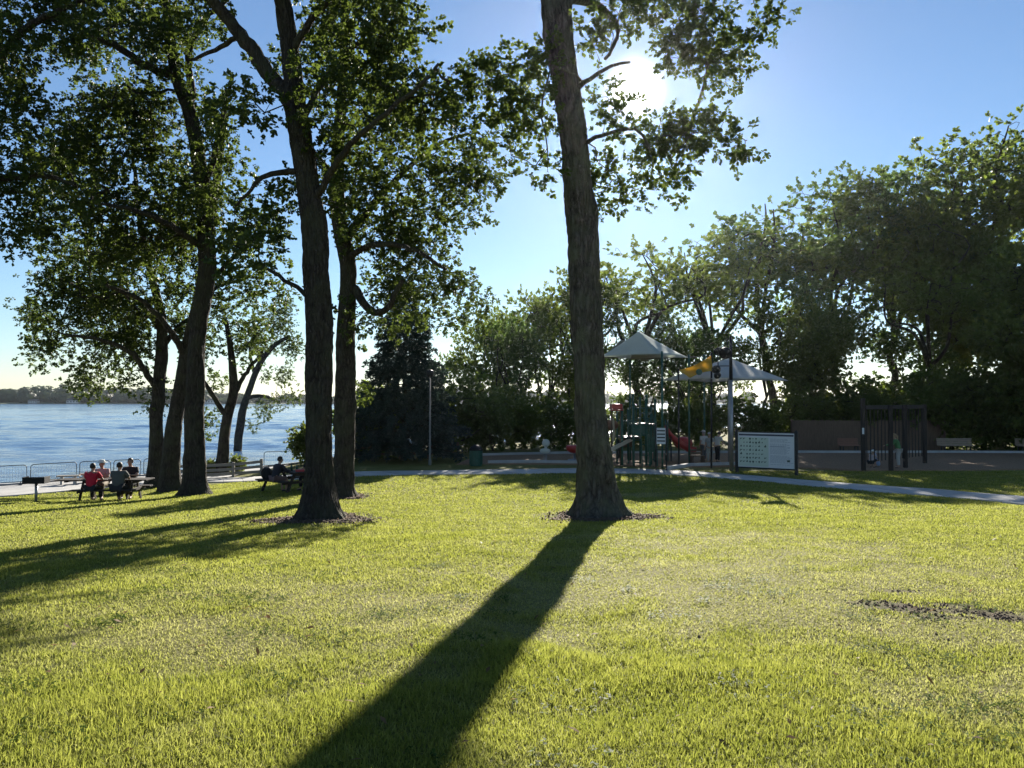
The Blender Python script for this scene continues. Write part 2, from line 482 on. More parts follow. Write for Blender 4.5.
def strip(name, A, B, mat, nc=6, lift=.03, skirt=.1, kind='structure'):
    """a sheet that follows the ground between two edges given as equally long lists of (x, y), with a skirt for its thickness"""
    n = len(A); V = []; Q = []; al = 0; U = []
    for i in range(n):
        if i: al += (Vector(B[i][:2]) - Vector(B[i - 1][:2])).length
        U += [al] * (nc + 3)
        row = [Vector(A[i][:2]).lerp(Vector(B[i][:2]), k / nc) for k in range(nc + 1)]
        z = [gz(p.x, p.y) + lift for p in row]
        V.append((row[0].x, row[0].y, z[0] - skirt))
        V += [(p.x, p.y, zz) for p, zz in zip(row, z)]
        V.append((row[-1].x, row[-1].y, z[-1] - skirt))
    m = nc + 3
    for i in range(n - 1):
        for k in range(m - 1):
            Q.append((i * m + k, i * m + k + 1, (i + 1) * m + k + 1, (i + 1) * m + k))
    me = np_mesh(name, V, Q)
    attr(me, 'along', U)
    return tag(link_mesh(name, me, mat), kind=kind)

def edge_px(lst, step=.6):
    P = [gat(*p) for p in lst]
    return P

def even(P, n):
    P = [Vector((p[0], p[1])) for p in P]
    L = [0]
    for a, b in zip(P[:-1], P[1:]): L.append(L[-1] + (b - a).length)
    t = np.linspace(0, L[-1], n)
    return list(zip(np.interp(t, L, [p.x for p in P]), np.interp(t, L, [p.y for p in P])))

path_far = [gat(*p) for p in [(1180, 512), (1024, 497), (940, 490), (850, 484), (760, 476.5), (700, 472), (640, 469.3), (580, 468.8), (500, 470), (390, 471.3), (340, 473), (290, 475.5), (205, 476.5)]]
path_near = [gat(*p) for p in [(1200, 527), (1024, 505), (940, 497), (850, 490), (760, 481.5), (700, 477), (640, 474), (580, 473.2), (500, 474.6), (390, 475.6), (340, 477.5), (290, 480.5), (205, 482.5)]]
PF, PN = even(path_far, 160), even(path_near, 160)
strip('footpath', PN, PF, M['slabs'], 6, .03)
PATH_C = np.array([[(a[0] + b[0]) / 2, (a[1] + b[1]) / 2] for a, b in zip(PF, PN)])

prom_near = [(-60, 14), (-34, 27.5), (-28, 30.5), (-25, 31.5)] + [tuple(gat(*p)[:2]) for p in [(0, 498), (40, 494.5), (75, 491), (140, 486), (205, 482)]]
PRN = even(prom_near, 120)
prom_far = [(x, float(np.interp(x, SHX, SHY)) - .25) for x in np.linspace(-60, PRN[-1][0] + 2.2, 200)]
PRF = even(prom_far, 120)
strip('promenade', PRN, PRF, M['slabs'], 14, .055)

# seawall along the shore
sx = np.linspace(-60, 60, 160)
wall_v, wall_q = [], []
for i, x in enumerate(sx):
    y = float(np.interp(x, SHX, SHY)) - .05
    zt = gz(x, y - .3) + .07
    for (dy, z) in ((-.28, zt - .4), (-.28, zt + .06), (.12, zt + .06), (.14, -4.2)):
        wall_v.append((x, y + dy, z))
for i in range(len(sx) - 1):
    for k in range(3): wall_q.append((i * 4 + k, i * 4 + k + 1, i * 4 + k + 5, i * 4 + k + 4))
sea = link_mesh('seawall', np_mesh('seawall', wall_v, wall_q), M['concrete'])
tag(sea, 'low grey concrete seawall along the lake edge behind the barriers', 'seawall', kind='structure')

# playground surface and its kerb
pg_near = [tuple(gat(*p)[:2]) for p in [(455, 465), (490, 464.5), (577, 465), (640, 467), (690, 467.5), (740, 467.5), (800, 468.5), (860, 471.5), (930, 471), (1024, 470), (1150, 472)]]
PGN = even(pg_near, 70)
pg_far = [(-2.2, 47), (4, 49), (14, 49.6), (30, 49.6), (44, 48.5)]
PGF = even(pg_far, 70)
strip('playground_surface', PGN, PGF, M['mulch_soil'], 14, .02, .05)
kb = MB()
kp = [Vector((x, y, gz(x, y) + .08)) for x, y in even(pg_far, 40)]
for a, b in zip(kp[:-1], kp[1:]): kb.bar(a, b, .16, .16)
tag(kb.build('kerb', M['concrete'], bevel=.02), kind='structure')
kb = MB()
kp = [gat(*p) + Vector((0, 0, .06)) for p in [(488, 463.5), (530, 463), (577, 463.6), (606, 465)]]
for a, b in zip(kp[:-1], kp[1:]): kb.bar(a, b, .2, .2)
kp = [gat(*p) + Vector((0, 0, .06)) for p in [(668, 469.5), (690, 466.3), (735, 465)]]
for a, b in zip(kp[:-1], kp[1:]): kb.bar(a, b, .25, .2)
tag(kb.build('kerb', M['concrete'], bevel=.02), kind='structure')

# water
def water_mat():
    m, nt, N, L, out = new_mat('lake_water')
    p = N.new('ShaderNodeBsdfPrincipled')
    p.inputs['Base Color'].default_value = (.085, .165, .30, 1); p.inputs['Roughness'].default_value = .08
    p.inputs['IOR'].default_value = 1.33; p.inputs['Specular IOR Level'].default_value = .38
    g = N.new('ShaderNodeNewGeometry')
    n1 = tex_noise(nt, .9, 6, .7, vec=g.outputs['Position'], stretch=(.55, 1.0, 1))
    n2 = tex_noise(nt, .16, 4, .6, vec=g.outputs['Position'], stretch=(.2, 1, 1))
    ad = N.new('ShaderNodeMath'); ad.operation = 'MULTIPLY_ADD'; ad.inputs[1].default_value = 2.2
    L.new(n2.outputs['Fac'], ad.inputs[0]); L.new(n1.outputs['Fac'], ad.inputs[2])
    b = N.new('ShaderNodeBump'); b.inputs['Strength'].default_value = 1.0; b.inputs['Distance'].default_value = .22
    L.new(ad.outputs['Value'], b.inputs['Height']); L.new(b.outputs['Normal'], p.inputs['Normal'])
    L.new(p.outputs['BSDF'], out.inputs['Surface'])
    return m
M['water'] = water_mat()
WZ = -3.4
gy = list(np.arange(20, 150, .42))
while gy[-1] < 760: gy.append(gy[-1] * 1.0075)
gx, gy = np.concatenate([np.arange(-520, -150, 3.0), np.arange(-150, 20, .7), np.arange(20, 60, 4.)]), np.array(gy)
GX, GY = np.meshgrid(gx, gy)
rw = np.random.default_rng(17); GZ = np.zeros_like(GX)
STEP = np.maximum(np.gradient(gy)[:, None], .7 * np.ones_like(GX)) * np.where(GX < -150, 3.0, 1)
for k in range(40):
    lam = rw.uniform(1.6, 6.5) if k < 24 else rw.uniform(7, 30); th = rw.normal(1.45, .42); kk = 2 * np.pi / lam
    GZ += np.clip(lam / (2.6 * STEP) - .4, 0, 1) * (.0048 * lam ** .75 if k < 24 else .0026 * lam) * np.sin(kk * (GX * np.cos(th) + GY * np.sin(th)) + rw.uniform(0, 6.28) + .6 * np.sin(GX * .05 * rw.uniform(.5, 2) + GY * .06))
GZ *= .75 + .35 * np.sin(GX * .035 + 1.2 * np.sin(GY * .06)) * np.sin(GY * .11 + .8)
edge = np.minimum(np.minimum(GX - gx[0], gx[-1] - GX) / 20, np.minimum(GY - gy[0], gy[-1] - GY) / 60)
GZ *= np.clip(edge, 0, 1)
nyw, nxw = GX.shape
ii = np.arange(nxw * nyw).reshape(nyw, nxw)
Qw = np.stack([ii[:-1, :-1], ii[:-1, 1:], ii[1:, 1:], ii[1:, :-1]], -1).reshape(-1, 4)
Vw = np.stack([GX, GY, GZ + WZ], -1).reshape(-1, 3)
x0, x1, y0, y1 = gx[0], gx[-1], gy[0], gy[-1]; nb_ = len(Vw)
Vo = np.array([(-3000, -900, WZ), (3000, -900, WZ), (3000, 3000, WZ), (-3000, 3000, WZ), (x0, y0, WZ), (x1, y0, WZ), (x1, y1, WZ), (x0, y1, WZ)])
Qo = np.array([(0, 1, 5, 4), (1, 2, 6, 5), (2, 3, 7, 6), (3, 0, 4, 7)]) + nb_
tag(link_mesh('lake_water', np_mesh('lake_water', np.concatenate([Vw, Vo]), np.concatenate([Qw, Qo]), smooth=True), M['water']), kind='structure')

# far shore: land, wood and a few houses a kilometre off
FS = 1000.0
fx = np.linspace(-1500, 1300, 120)
lv, lq = [], []
for x in fx:
    e = 25 * math.sin(x * .006) + 12 * math.sin(x * .021 + 1)
    for dy, z in ((0, WZ - .5), (3, WZ + .7), (60, WZ + 3), (400, WZ + 8), (420, WZ - 2)): lv.append((x, FS + e + dy, z))
for i in range(len(fx) - 1):
    for k in range(4): lq.append((i * 5 + k, (i + 1) * 5 + k, (i + 1) * 5 + k + 1, i * 5 + k + 1))
M['far_land'] = pm('far_bank', (.16, .17, .08), .9, var=.4, scale=.05, bump=0)
tag(link_mesh('far_shore', np_mesh('far_shore', lv, lq, smooth=True), M['far_land']), kind='structure')
# the wood: thousands of leaf-clump faces over many overlapping crowns
cv, cq = [], []
nb = 0
r2 = np.random.default_rng(3)
for k in range(330):
    x = r2.uniform(-1000, 300) if k < 280 else r2.uniform(-1450, 1250); row = r2.integers(0, 3)
    y = FS + 25 * math.sin(x * .006) + 12 * math.sin(x * .021 + 1) + 16 + row * 26 + r2.uniform(-6, 6)
    hgt = r2.uniform(7, 12) + row * 2.6 + 5 * math.sin(x * .013 + 2) + (7 if -720 < x < -600 else 0); rad = r2.uniform(9, 17)
    n = 260
    d = r2.normal(size=(n, 3)); d /= np.linalg.norm(d, axis=1)[:, None]
    rr = r2.uniform(.72, 1.05, (n, 1)) * (1 + .18 * np.sin(d[:, :1] * 5 + k) * np.sin(d[:, 2:] * 6))
    c = np.array([x, y, WZ + 1 + hgt * .52]) + d * rr * np.array([rad, rad, hgt * .55])
    s = r2.uniform(1.2, 2.6, (n, 1))
    a = np.cross(d, r2.normal(size=(n, 3))); a /= np.linalg.norm(a, axis=1)[:, None]; b = np.cross(d, a)
    q = np.stack([c - a * s - b * s * .7, c + a * s - b * s * .6, c + a * s * .8 + b * s, c - a * s * .7 + b * s * .8], 1).reshape(-1, 3)
    cv.append(q); cq.append(np.arange(4 * n).reshape(-1, 4) + nb); nb += 4 * n
    core = []
M['leaf_far'] = leaf_mat('far_leaves', (.03, .05, .022), (.075, .10, .045), (.1, .13, .05), .25, .04)
fw = link_mesh('far_wood', np_mesh('far_wood', np.concatenate(cv), np.concatenate(cq)), M['leaf_far'])
tag(fw, 'hazy green wood lining the far shore of the lake', 'wood', kind='stuff')
M['house_wall'] = pm('pale_house_wall', (.6, .58, .54), .8, var=.1, scale=.3, bump=0)
M['house_roof'] = pm('house_roof', (.16, .13, .12), .8, var=.2, scale=.4, bump=0)
M['glass_dark'] = pm('dark_window_glass', (.03, .035, .045), .1, var=.1, bump=0)
for px, w_, h_, lab in ((60, 15, 6, 'wide pale house on the far shore, farther from the frame edge'), (20, 11, 5, 'small pale house low on the far shore at far left'), (216, 13, 6, 'pale house on the far shore seen between the oak trunks')):
    x = (px - 512) / F_PX * (FS - 6)
    y = FS + 25 * math.sin(x * .006) + 12 * math.sin(x * .021 + 1) + 5
    t = thing('shore_house', lab, 'house', (x, y, WZ + .8), .1, 'houses on the far shore')
    MB().box((0, 0, h_ * .3), (w_, 8, h_ * .6 + .6)).build('wall', M['house_wall'], t)
    rf = MB().add([(-w_ / 2 - .5, -4.6, h_ * .6), (w_ / 2 + .5, -4.6, h_ * .6), (w_ / 2 + .5, 4.6, h_ * .6), (-w_ / 2 - .5, 4.6, h_ * .6), (-w_ / 2 - .3, 0, h_), (w_ / 2 + .3, 0, h_)],
                  [(0, 1, 5, 4), (2, 3, 4, 5), (0, 4, 3), (1, 2, 5), (0, 3, 2, 1)])
    rf.build('roof', M['house_roof'], t)
    for k in range(4):
        MB().box((-w_ / 2 + w_ * (k + .5) / 4, -4.03, h_ * .33), (1.6, .12, 1.5)).build('window', M['glass_dark'], t)

# ------------------------------------------------------------------ grass blades
def seg_dist(x, y, P):
    d = np.full(x.shape, 1e9)
    for p in P[::1]: d = np.minimum(d, (x - p[0]) ** 2 + (y - p[1]) ** 2)
    return np.sqrt(d)

MULCH = []      # (x, y, r) filled by the trees, read by the grass

def make_grass():
    r = np.random.default_rng(11)
    N0 = 1050000
    u = r.random(N0)
    d0, d1, e = 2.6, 37.0, -.75
    d = (d0 ** (e + 1) + u * (d1 ** (e + 1) - d0 ** (e + 1))) ** (1 / (e + 1))
    x = r.uniform(-1, 1, N0) * (.74 * d + 1.2)
    y = d
    keep = (r.random(N0) > bareness(x, y) * 1.25)
    near = np.abs(x) < 60
    pf = np.array(PF); pn = np.array(PN)
    o = np.argsort(pf[:, 0])
    yn = np.interp(x, pn[np.argsort(pn[:, 0]), 0], pn[np.argsort(pn[:, 0]), 1])
    yf = np.interp(x, pf[o, 0], pf[o, 1])
    keep &= (y < yn - .03) | (y > yf + .03)
    pr = np.array(PRN)
    keep &= ~((x < pr[-1, 0] + 1) & (y > np.interp(x, pr[:, 0], pr[:, 1]) - .03))
    pg = np.array(PGN)
    keep &= ~((x > pg[0, 0]) & (y > np.interp(x, pg[:, 0], pg[:, 1]) - .03))
    for (mx, my, mr) in MULCH:
        q = np.hypot((x - mx), (y - my)) / mr
        keep &= r.random(N0) > np.clip(1.9 - q * 1.3, 0, 1)
    dr = dryness(x, y)
    keep &= r.random(N0) > .35 * np.clip(dr - .45, 0, 1) / .55
    x, y, d, dr = x[keep], y[keep], d[keep], dr[keep]
    n = len(x)
    z = ground(x, y)
    hv = .5 + .5 * np.sin(x * 2.9 + 1.7 * np.sin(y * 2.1)) * np.sin(y * 3.3 + np.sin(x * 1.9))
    ln = (.024 + .026 * r.random(n) + .018 * hv) * (1.15 - .5 * dr) * (1 + .38 * spots(x, y, LUSH) * (1 - .9 * patch(x, y))) * (1 + np.clip(d - 10, 0, 20) * .012)
    wd = .0027 * np.maximum(1, d / 4.2) ** .85 * r.uniform(.7, 1.4, n)
    az = r.uniform(0, 2 * np.pi, n); lean = np.abs(r.normal(.55, .38, n)) + .25 * dr
    dirv = np.stack([np.cos(az), np.sin(az)], 1)
    fz = r.uniform(0, 2 * np.pi, n)
    side = np.stack([np.cos(fz), np.sin(fz), np.zeros(n)], 1) * wd[:, None]
    base = np.stack([x, y, z - .004], 1)
    mid = base.copy(); mid[:, :2] += dirv * (ln * .5 * np.sin(lean * .6))[:, None]; mid[:, 2] += ln * .55 * np.cos(lean * .6)
    tip = mid.copy(); tip[:, :2] += dirv * (ln * .55 * np.sin(np.minimum(lean * 1.7, 1.9)))[:, None]; tip[:, 2] += ln * .5 * np.cos(np.minimum(lean * 1.7, 1.9))
    V = np.stack([base - side, base + side, mid + side * .8, mid - side * .8, tip], 1).reshape(-1, 3)
    b = np.arange(n)[:, None] * 5
    Q = b + np.array([[0, 1, 2, 3]]); T = b + np.array([[3, 2, 4]])
    me = np_mesh('grass', V, Q, T)
    tint = np.clip(r.normal(.46, .25, n) + .25 * (hv - .5) + .22 * patch(x * 1.7 + 3, y * 1.7), 0, 1)
    dry = np.clip((dr - .15) * 1.0 + r.normal(0, .22, n), 0, 1)
    attr(me, 'dry', np.repeat(dry, 5)); attr(me, 'tint', np.repeat(tint, 5))
    o = link_mesh('grass', me, M['blade'])
    tag(o, 'short sunlit lawn grass with yellowed dry patches', 'grass', kind='stuff')

def make_weeds():
    r = np.random.default_rng(23); V, Q = [], []; nb = 0
    cl = [(r.uniform(-5.5, 5.5), r.uniform(3.6, 11), r.uniform(.12, .4)) for _ in range(60)]
    cl += [(_p.x, _p.y, .35) for _p in (gat(880, 742), gat(905, 730), gat(560, 700), gat(60, 735), gat(330, 640), gat(760, 690))]
    for (cx, cy_, cr) in cl:
        for _ in range(int(10 + 60 * cr)):
            a = r.uniform(0, 6.28); q = cr * r.random() ** .6; x, y = cx + q * math.cos(a), cy_ + q * math.sin(a)
            z = gz(x, y)
            for k in range(r.integers(3, 6)):
                b = r.uniform(0, 6.28); L = r.uniform(.018, .04); w = L * .55; h = r.uniform(.012, .05)
                d = np.array([math.cos(b), math.sin(b), 0]); sd = np.array([-d[1], d[0], 0]); c = np.array([x, y, z + h])
                up = np.array([0, 0, r.uniform(-.01, .02)])
                V += [c, c + d * L * .5 + sd * w * .5 + up, c + d * L + up * .3, c + d * L * .5 - sd * w * .5 + up]
                Q.append((nb, nb + 1, nb + 2, nb + 3)); nb += 4
    M['weed'] = leaf_mat('weed_leaves', (.03, .06, .012), (.08, .13, .025), (.2, .28, .04), .4, 3, .03)
    tag(link_mesh('weeds', np_mesh('weeds', np.array(V), np.array(Q)), M['weed']), 'low broad leaved weeds scattered through the lawn grass', 'weeds', kind='stuff')
    # dry leaves and bits of twig
    V, Q = [], []; nb = 0
    for k in range(420):
        d = 3.4 + 24 * r.random() ** 1.4; x = r.uniform(-.75, .75) * d; y = d; z = gz(x, y) + r.uniform(.03, .055)
        b = r.uniform(0, 6.28); L = r.uniform(.02, .05); w = L * r.uniform(.25, .4)
        dv = np.array([math.cos(b), math.sin(b), r.normal(0, .35)]); sd = np.array([-dv[1], dv[0], r.normal(0, .3)]); c = np.array([x, y, z]); up = np.array([0, 0, .006])
        V += [c - dv * L, c - sd * w + up, c + dv * L, c + sd * w + up]; Q.append((nb, nb + 1, nb + 2, nb + 3)); nb += 4
    M['dry_leaf'] = leaf_mat('dry_leaves', (.10, .06, .03), (.30, .20, .10), (.3, .18, .08), .35, 5, .05)
    tag(link_mesh('dry_leaves', np_mesh('dry_leaves', np.array(V), np.array(Q)), M['dry_leaf']), 'scattered small dry brown leaves lying on the lawn', 'dry leaves', kind='stuff')

def make_soil():
    r = np.random.default_rng(31); V, T = [], []; nb = 0
    for (cx, cy_, rx, ry, a) in BARE:
        for k in range(int(26 * a)):
            x, y = cx + r.normal(0, rx * .75), cy_ + r.normal(0, ry * .8); s = r.uniform(.005, .02); z = gz(x, y) + s * .3
            P = np.array([(1, 0, 0), (-1, 0, 0), (0, 1, 0), (0, -1, 0), (0, 0, 1), (0, 0, -1)]) * s * r.uniform(.6, 1.3, (6, 1)) + r.normal(0, s * .2, (6, 3))
            V.append(P + np.array([x, y, z])); T.append(np.array([(0, 2, 4), (2, 1, 4), (1, 3, 4), (3, 0, 4), (2, 0, 5), (1, 2, 5), (3, 1, 5), (0, 3, 5)]) + nb); nb += 6
    M['soil'] = pm('dark_soil', (.13, .095, .065), .95, var=.5, scale=30, bump=.3)
    tag(link_mesh('soil', np_mesh('soil', np.concatenate(V), tris=np.concatenate(T)), M['soil']), 'torn up patch of dark soil clods at the right of the lawn', 'soil', kind='stuff')
# ------------------------------------------------------------------ trees
def spray_templates(n_t, nl, seed, length=.34, leaf=(.105, .15), wid=.29, tuft=.5):
    r = np.random.default_rng(seed)
    T = []
    for _ in range(n_t):
        V = []
        for k in range(nl):
            t = r.uniform(.15, 1) ** tuft
            o = np.array([t * length, r.normal(0, .012), r.normal(0, .012)])
            yaw, pit, rol = r.normal(0, 1.0), r.normal(-.15, .45), r.normal(0, .7)
            L = r.uniform(*leaf); w = L * wid * r.uniform(.85, 1.15); f = r.uniform(.05, .25) * L
            P = np.array([(0, 0, 0), (.38 * L, w * .75, f * .6), (.74 * L, w, f), (L, 0, -.08 * L), (.74 * L, -w, f), (.38 * L, -w * .75, f * .6)])
            Rm = np.array(Euler((rol, pit, yaw)).to_matrix())
            V.append(o + P @ Rm.T)
        T.append(np.concatenate(V))
    return np.array(T)

SPRAY_OAK = spray_templates(8, 13, 1, .38, (.085, .135), .31)
SPRAY_BG = spray_templates(6, 10, 2, .55, (.14, .22), .33)
SPRAY_SHRUB = spray_templates(6, 9, 3, .3, (.09, .14), .33)
LEAF_Q = np.array([(0, 1, 2, 3), (0, 3, 4, 5)])

def sprays_mesh(name, P, D, T, seed, scale=(.8, 1.25)):
    """leaf sprays with their twig at P pointing along D"""
    r = np.random.default_rng(seed)
    n = len(P); D = D / (np.linalg.norm(D, axis=1)[:, None] + 1e-9)
    up = np.array([0, 0, 1.]) + r.normal(0, .45, (n, 3))
    Yv = np.cross(up, D); Yv /= np.linalg.norm(Yv, axis=1)[:, None] + 1e-9
    Zv = np.cross(D, Yv)
    k = r.integers(0, len(T), n); s = r.uniform(*scale, n)
    loc = T[k] * s[:, None, None]
    V = P[:, None, :] + loc[:, :, :1] * D[:, None, :] + loc[:, :, 1:2] * Yv[:, None, :] + loc[:, :, 2:] * Zv[:, None, :]
    nl = T.shape[1] // 6
    q1 = (np.arange(nl)[:, None, None] * 6 + LEAF_Q[None]).reshape(-1, 4)
    Q = (np.arange(n)[:, None, None] * T.shape[1] + q1[None]).reshape(-1, 4)
    return np_mesh(name, V.reshape(-1, 3), Q)

class Tubes:
    def __init__(s): s.V, s.Q, s.n = [], [], 0
    def add(s, P, Rd, sides, disp=None):
        P = np.asarray(P, float); Rd = np.asarray(Rd, float)
        t = np.gradient(P, axis=0); t /= np.linalg.norm(t, axis=1)[:, None] + 1e-9
        m = t.mean(0); ref = np.eye(3)[np.argmin(np.abs(m))]
        u = np.cross(t, ref); u /= np.linalg.norm(u, axis=1)[:, None] + 1e-9
        w = np.cross(t, u)
        a = np.arange(sides) * 2 * np.pi / sides
        rad = np.repeat(Rd[:, None], sides, 1)
        if disp is not None: rad = disp(rad, a, P)
        V = P[:, None, :] + rad[..., None] * (np.cos(a)[None, :, None] * u[:, None, :] + np.sin(a)[None, :, None] * w[:, None, :])
        i = np.arange(len(P) - 1)[:, None] * sides; k = np.arange(sides)[None]
        k2 = (k + 1) % sides
        Q = np.stack([i + k, i + k2, i + sides + k2, i + sides + k], -1).reshape(-1, 4) + s.n
        s.V.append(V.reshape(-1, 3)); s.Q.append(Q); s.n += len(P) * sides
    def mesh(s, name): return np_mesh(name, np.concatenate(s.V), np.concatenate(s.Q), smooth=True)

def catmull(P, Rd, step):
    P = [np.array(p, float) for p in P]; out, rr = [], []
    for i in range(len(P) - 1):
        a = P[max(i - 1, 0)]; b = P[i]; c = P[i + 1]; d = P[min(i + 2, len(P) - 1)]
        n = max(2, int(np.linalg.norm(c - b) / step))
        for k in range(n):
            t = k / n
            out.append(.5 * (2 * b + (c - a) * t + (2 * a - 5 * b + 4 * c - d) * t * t + (3 * b - a - 3 * c + d) * t ** 3))
            rr.append(Rd[i] * (1 - t) + Rd[i + 1] * t)
    out.append(P[-1]); rr.append(Rd[-1])
    return np.array(out), np.array(rr)

def bark_disp(amp, z0, flare, seed, lobes=5):
    rb = np.random.default_rng(seed * 7 + 1)
    burl = [(rb.uniform(0, 6.28), rb.uniform(.5, 9), rb.uniform(.08, .22), rb.uniform(.25, .6), rb.uniform(.15, .5)) for _ in range(16)]
    ph = rb.uniform(0, 6.28, 6)
    def f(rad, a, P):
        z = (P[:, 2] - z0)[:, None]; A = a[None, :]
        w = 1.1 * np.sin(z * 1.7 + 2 * np.sin(A * 2 + seed)) + .7 * np.sin(z * 4.1 + A * 3 + seed)
        ridge = np.abs(np.sin(A * 11 + w)) * .7 + .45 * np.abs(np.sin(A * 19 + 2.3 * w + z * .6))
        ridge = ridge * (.8 + .35 * np.sin(z * 9 + 3 * np.sin(A * 7 + ph[0]) + w)) 
        lump = .06 * np.sin(A * 2 + z * .9 + seed) + .05 * np.sin(A * 3 - z * 1.9) + .03 * np.sin(A * 5 + z * 3.3 + ph[1])
        if amp > .012 and flare > 0:
            for (ba, bz, bh, bw, bl) in burl:
                da = np.angle(np.exp(1j * (A - ba)))
                lump = lump + bh * np.exp(-(da / bw) ** 2 - ((z - bz) / bl) ** 2)
        root = .5 * np.cos(A * lobes + ph[2] + .6 * np.sin(A * 2 + ph[3])) + .4 * np.cos(A * 3 + ph[4]) + .25 * np.cos(A * 8 + ph[5])
        fl = flare * np.exp(-np.clip(z, 0, 9) / .36) * (1 + .75 * root * np.exp(-np.clip(z, 0, 9) / .5))
        return rad * (1 + lump) + amp * (ridge - .6) + fl
    return f

class Skeleton:
    def __init__(s, seed):
        s.P, s.par, s.fix = [], [], []
        s.r = np.random.default_rng(seed); s.chains = []
    def limb(s, P, Rd, par=-1, grow_from=0.0):
        ids = []
        for i, p in enumerate(P):
            s.P.append(np.array(p, float)); s.par.append(ids[-1] if ids else par); s.fix.append(Rd[i]); ids.append(len(s.P) - 1)
        return ids
    def grow(s, targets, allowed, step=.45, droop=.0, wob=.1):
        """each target is joined to the nearest wood grown so far"""
        N = len(s.P); cap = N + len(targets) * 40
        A = np.zeros((cap, 3)); A[:N] = s.P
        ok = np.zeros(cap, bool); ok[list(allowed)] = True
        T = np.array(targets)
        base = A[:N][ok[:N]]
        dist = np.array([np.min(np.linalg.norm(base - t, axis=1)) for t in T])
        n = N
        for j in np.argsort(dist):
            t = T[j]
            ii = np.nonzero(ok[:n])[0]
            dv = np.linalg.norm(A[ii] - t, axis=1)
            i = ii[np.argmin(dv)]; L = dv.min()
            if L < .12: continue
            p0 = A[i]; pr = s.par[i]
            dirp = (p0 - A[pr]) if pr >= 0 else np.array([0, 0, 1.])
            dirp = dirp / (np.linalg.norm(dirp) + 1e-9)
            c = p0 + dirp * L * .3 + (t - p0) * .35 + np.array([0, 0, L * (.12 - droop)]) + s.r.normal(0, wob * L, 3)
            m = max(2, int(L / step))
            ch = [i]
            for k in range(1, m + 1):
                u = k / m
                q = (1 - u) ** 2 * p0 + 2 * u * (1 - u) * c + u * u * t + (s.r.normal(0, .05 * step, 3) if k < m else 0)
                A[n] = q; ok[n] = True
                s.P.append(q); s.par.append(ch[-1]); s.fix.append(None); ch.append(n); n += 1
            s.chains.append(ch)
    def radii(s, tip=.009, ex=.47):
        n = len(s.P); cnt = np.zeros(n); kids = np.zeros(n, int)
        for i in range(n):
            if s.par[i] >= 0: kids[s.par[i]] += 1
        cnt[kids == 0] = 1
        for i in range(n - 1, -1, -1):
            if s.par[i] >= 0 and s.par[i] < i: cnt[s.par[i]] += cnt[i]
        return np.array([tip * max(cnt[i], 1) ** ex if s.fix[i] is None else s.fix[i] for i in range(n)])

def pad_points(r, c, rad, n):
    d = r.normal(size=(n, 3)); d /= np.linalg.norm(d, axis=1)[:, None]
    return np.array(c) + d * (r.random((n, 1)) ** .45) * np.array(rad)

def finish_tree(root, sk, tubes, base, tip, mat_bark, mat_leaf, T, k_spray, spread, seed, scale=(.8, 1.25), leafless=0.0, droop=.15, bark=None):
    r = np.random.default_rng(seed + 99)
    rad = sk.radii(tip)
    P = np.array(sk.P)
    b = np.array(base)
    sp, sd = [], []
    for ch in sk.chains:
        q = P[ch] - b; rr = rad[ch].copy()
        if len(ch) > 1: rr[0] = min(rad[ch[0]], rr[1] * 1.25)
        tubes.add(q, rr, 7 if rr[0] > .05 else (5 if rr[0] > .018 else 4))
        if r.random() < leafless: continue
        e = q[-1]; dv = q[-1] - q[-2]; dv = dv / (np.linalg.norm(dv) + 1e-9)
        k = max(1, int(round(k_spray * r.uniform(.6, 1.4))))
        o = r.normal(0, 1, (k, 3)); o /= np.linalg.norm(o, axis=1)[:, None]
        pos = e + o * spread * r.random((k, 1)) ** .6
        sp.append(pos); sd.append(dv * .8 + o * 1.0 + np.array([0, 0, -droop]))
        m = [i for i in range(1, len(ch)) if rad[ch[i]] < tip * 3.2]
        if m:
            i = r.choice(m, min(len(m), 3))
            o = r.normal(0, 1, (len(i), 3)); sp.append(q[i] + o * .06); sd.append(o + dv * .5)
    link_mesh('trunk', tubes.mesh('trunk'), mat_bark, root)
    link_mesh('crown', sprays_mesh('crown', np.concatenate(sp), np.concatenate(sd), T, seed, scale), mat_leaf, root)

